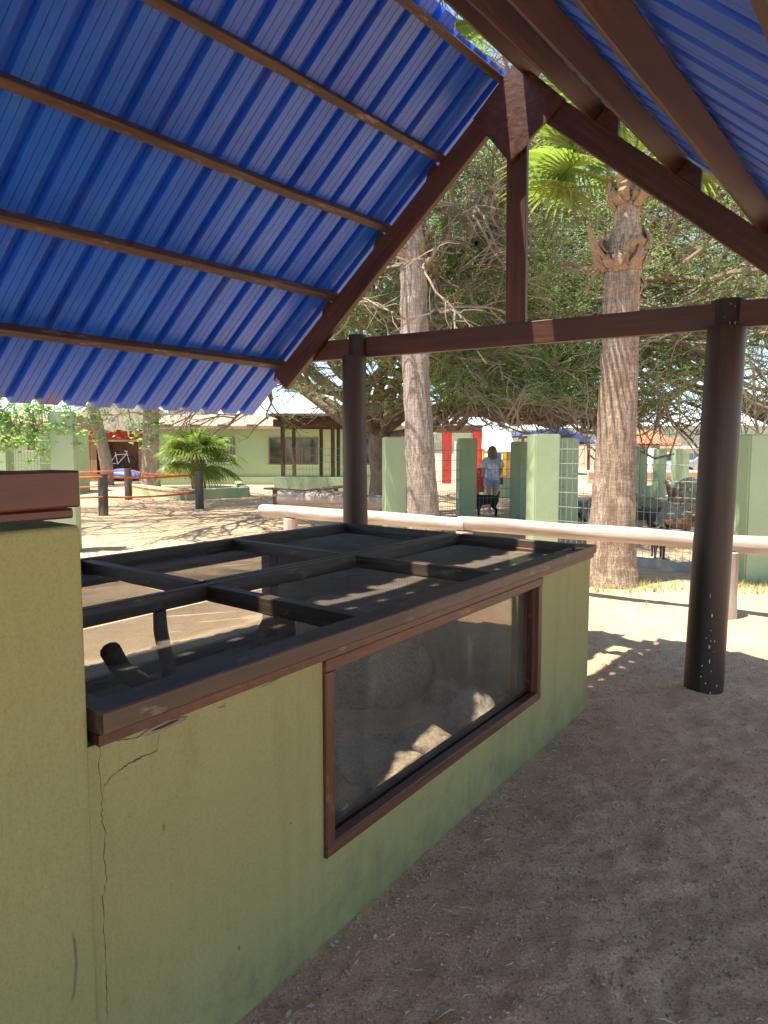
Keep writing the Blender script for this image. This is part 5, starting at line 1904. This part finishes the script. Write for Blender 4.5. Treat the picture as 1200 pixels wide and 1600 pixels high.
sh_ = loft('shirt', [(0, 0, .86, .185, .15), (0, 0, .95, .18, .145), (0, 0, 1.08, .17, .135), (0, 0, 1.22, .18, .14), (0, 0, 1.33, .19, .125), (0, 0, 1.40, .15, .10), (0, 0, 1.435, .075, .07)], M['shirt'], pr, Mx, jit=.10)
for sg in (-1, 1):
    mm = MB(); mm.tube([(sg * .12, 0, 1.375), (sg * .18, -.005, 1.29), (sg * .225, -.015, 1.15)], [.075, .075, .085], 12, caps=False)
    me = mm.mesh('sleeve', True); me.materials.append(M['shirt']); link(bpy.data.objects.new('sleeve', me), pr, Mx)
    st_ = .14 * sg
    mm = MB(); mm.tube([(sg * .07, 0, .90), (sg * .085, .01 + st_ * .1, .80), (sg * .09, .02 + st_ * .2, .70)], [.125, .12, .112], 14, caps=False)
    me = mm.mesh('shorts_leg', True); me.materials.append(M['denim']); link(bpy.data.objects.new('shorts_leg', me), pr, Mx)
    mm = MB(); mm.tube([(sg * .082, -.06 + st_, .03), (sg * .084, .02 + st_, .04), (sg * .086, .13 + st_, .03)], [.04, .05, .035], 10)
    me = mm.mesh('shoe', True); me.materials.append(M['white']); link(bpy.data.objects.new('shoe', me), pr, Mx)
loft('shorts', [(0, 0, .80, .165, .125), (0, 0, .90, .17, .13), (0, 0, .98, .15, .12)], M['denim'], pr, Mx)
loft('hair', [(0, -.075, 1.12, .03, .015), (.01, -.075, 1.18, .095, .045), (0, -.06, 1.30, .125, .06), (0, -.035, 1.42, .115, .075), (0, -.012, 1.52, .105, .10), (0, .0, 1.60, .098, .105), (0, .005, 1.65, .075, .085), (0, .005, 1.675, .035, .045), (0, .005, 1.682, .003, .004)], M['hair'], pr, Mx, jit=.22, n=26)
loft('bag', [(0, 0, -.12, .05, .03), (0, 0, -.1, .075, .045), (0, 0, .02, .07, .04), (0, 0, .05, .05, .02)], M['topwood'], pr, Mx @ Matrix.Translation((.23, .19, .86)))

# ================================================================== dry grass near the palm
random.seed(44)
mm = MB()
for k in range(1500):
    x, y = random.uniform(1.9, 5.2), random.uniform(7.0, 8.9)
    if noise.noise((x * 1.3, y * 1.3, 2)) < -.05: continue
    c = Vector((x, y, gz(x, y)))
    for j in range(random.randint(3, 6)):
        a = random.uniform(0, 6.28); h = random.uniform(.03, .10); o_d = Vector((math.cos(a), math.sin(a), 0))
        s_ = Vector((-math.sin(a), math.cos(a), 0)) * .004
        mm.add([c - s_, c + s_, c + o_d * h * .5 + Vector((0, 0, h))], [(0, 1, 2)])
tag(mm.build('dry_grass', M['drygrass']), 'sparse dry grass round the foot of the stout palm', 'grass', kind='stuff')
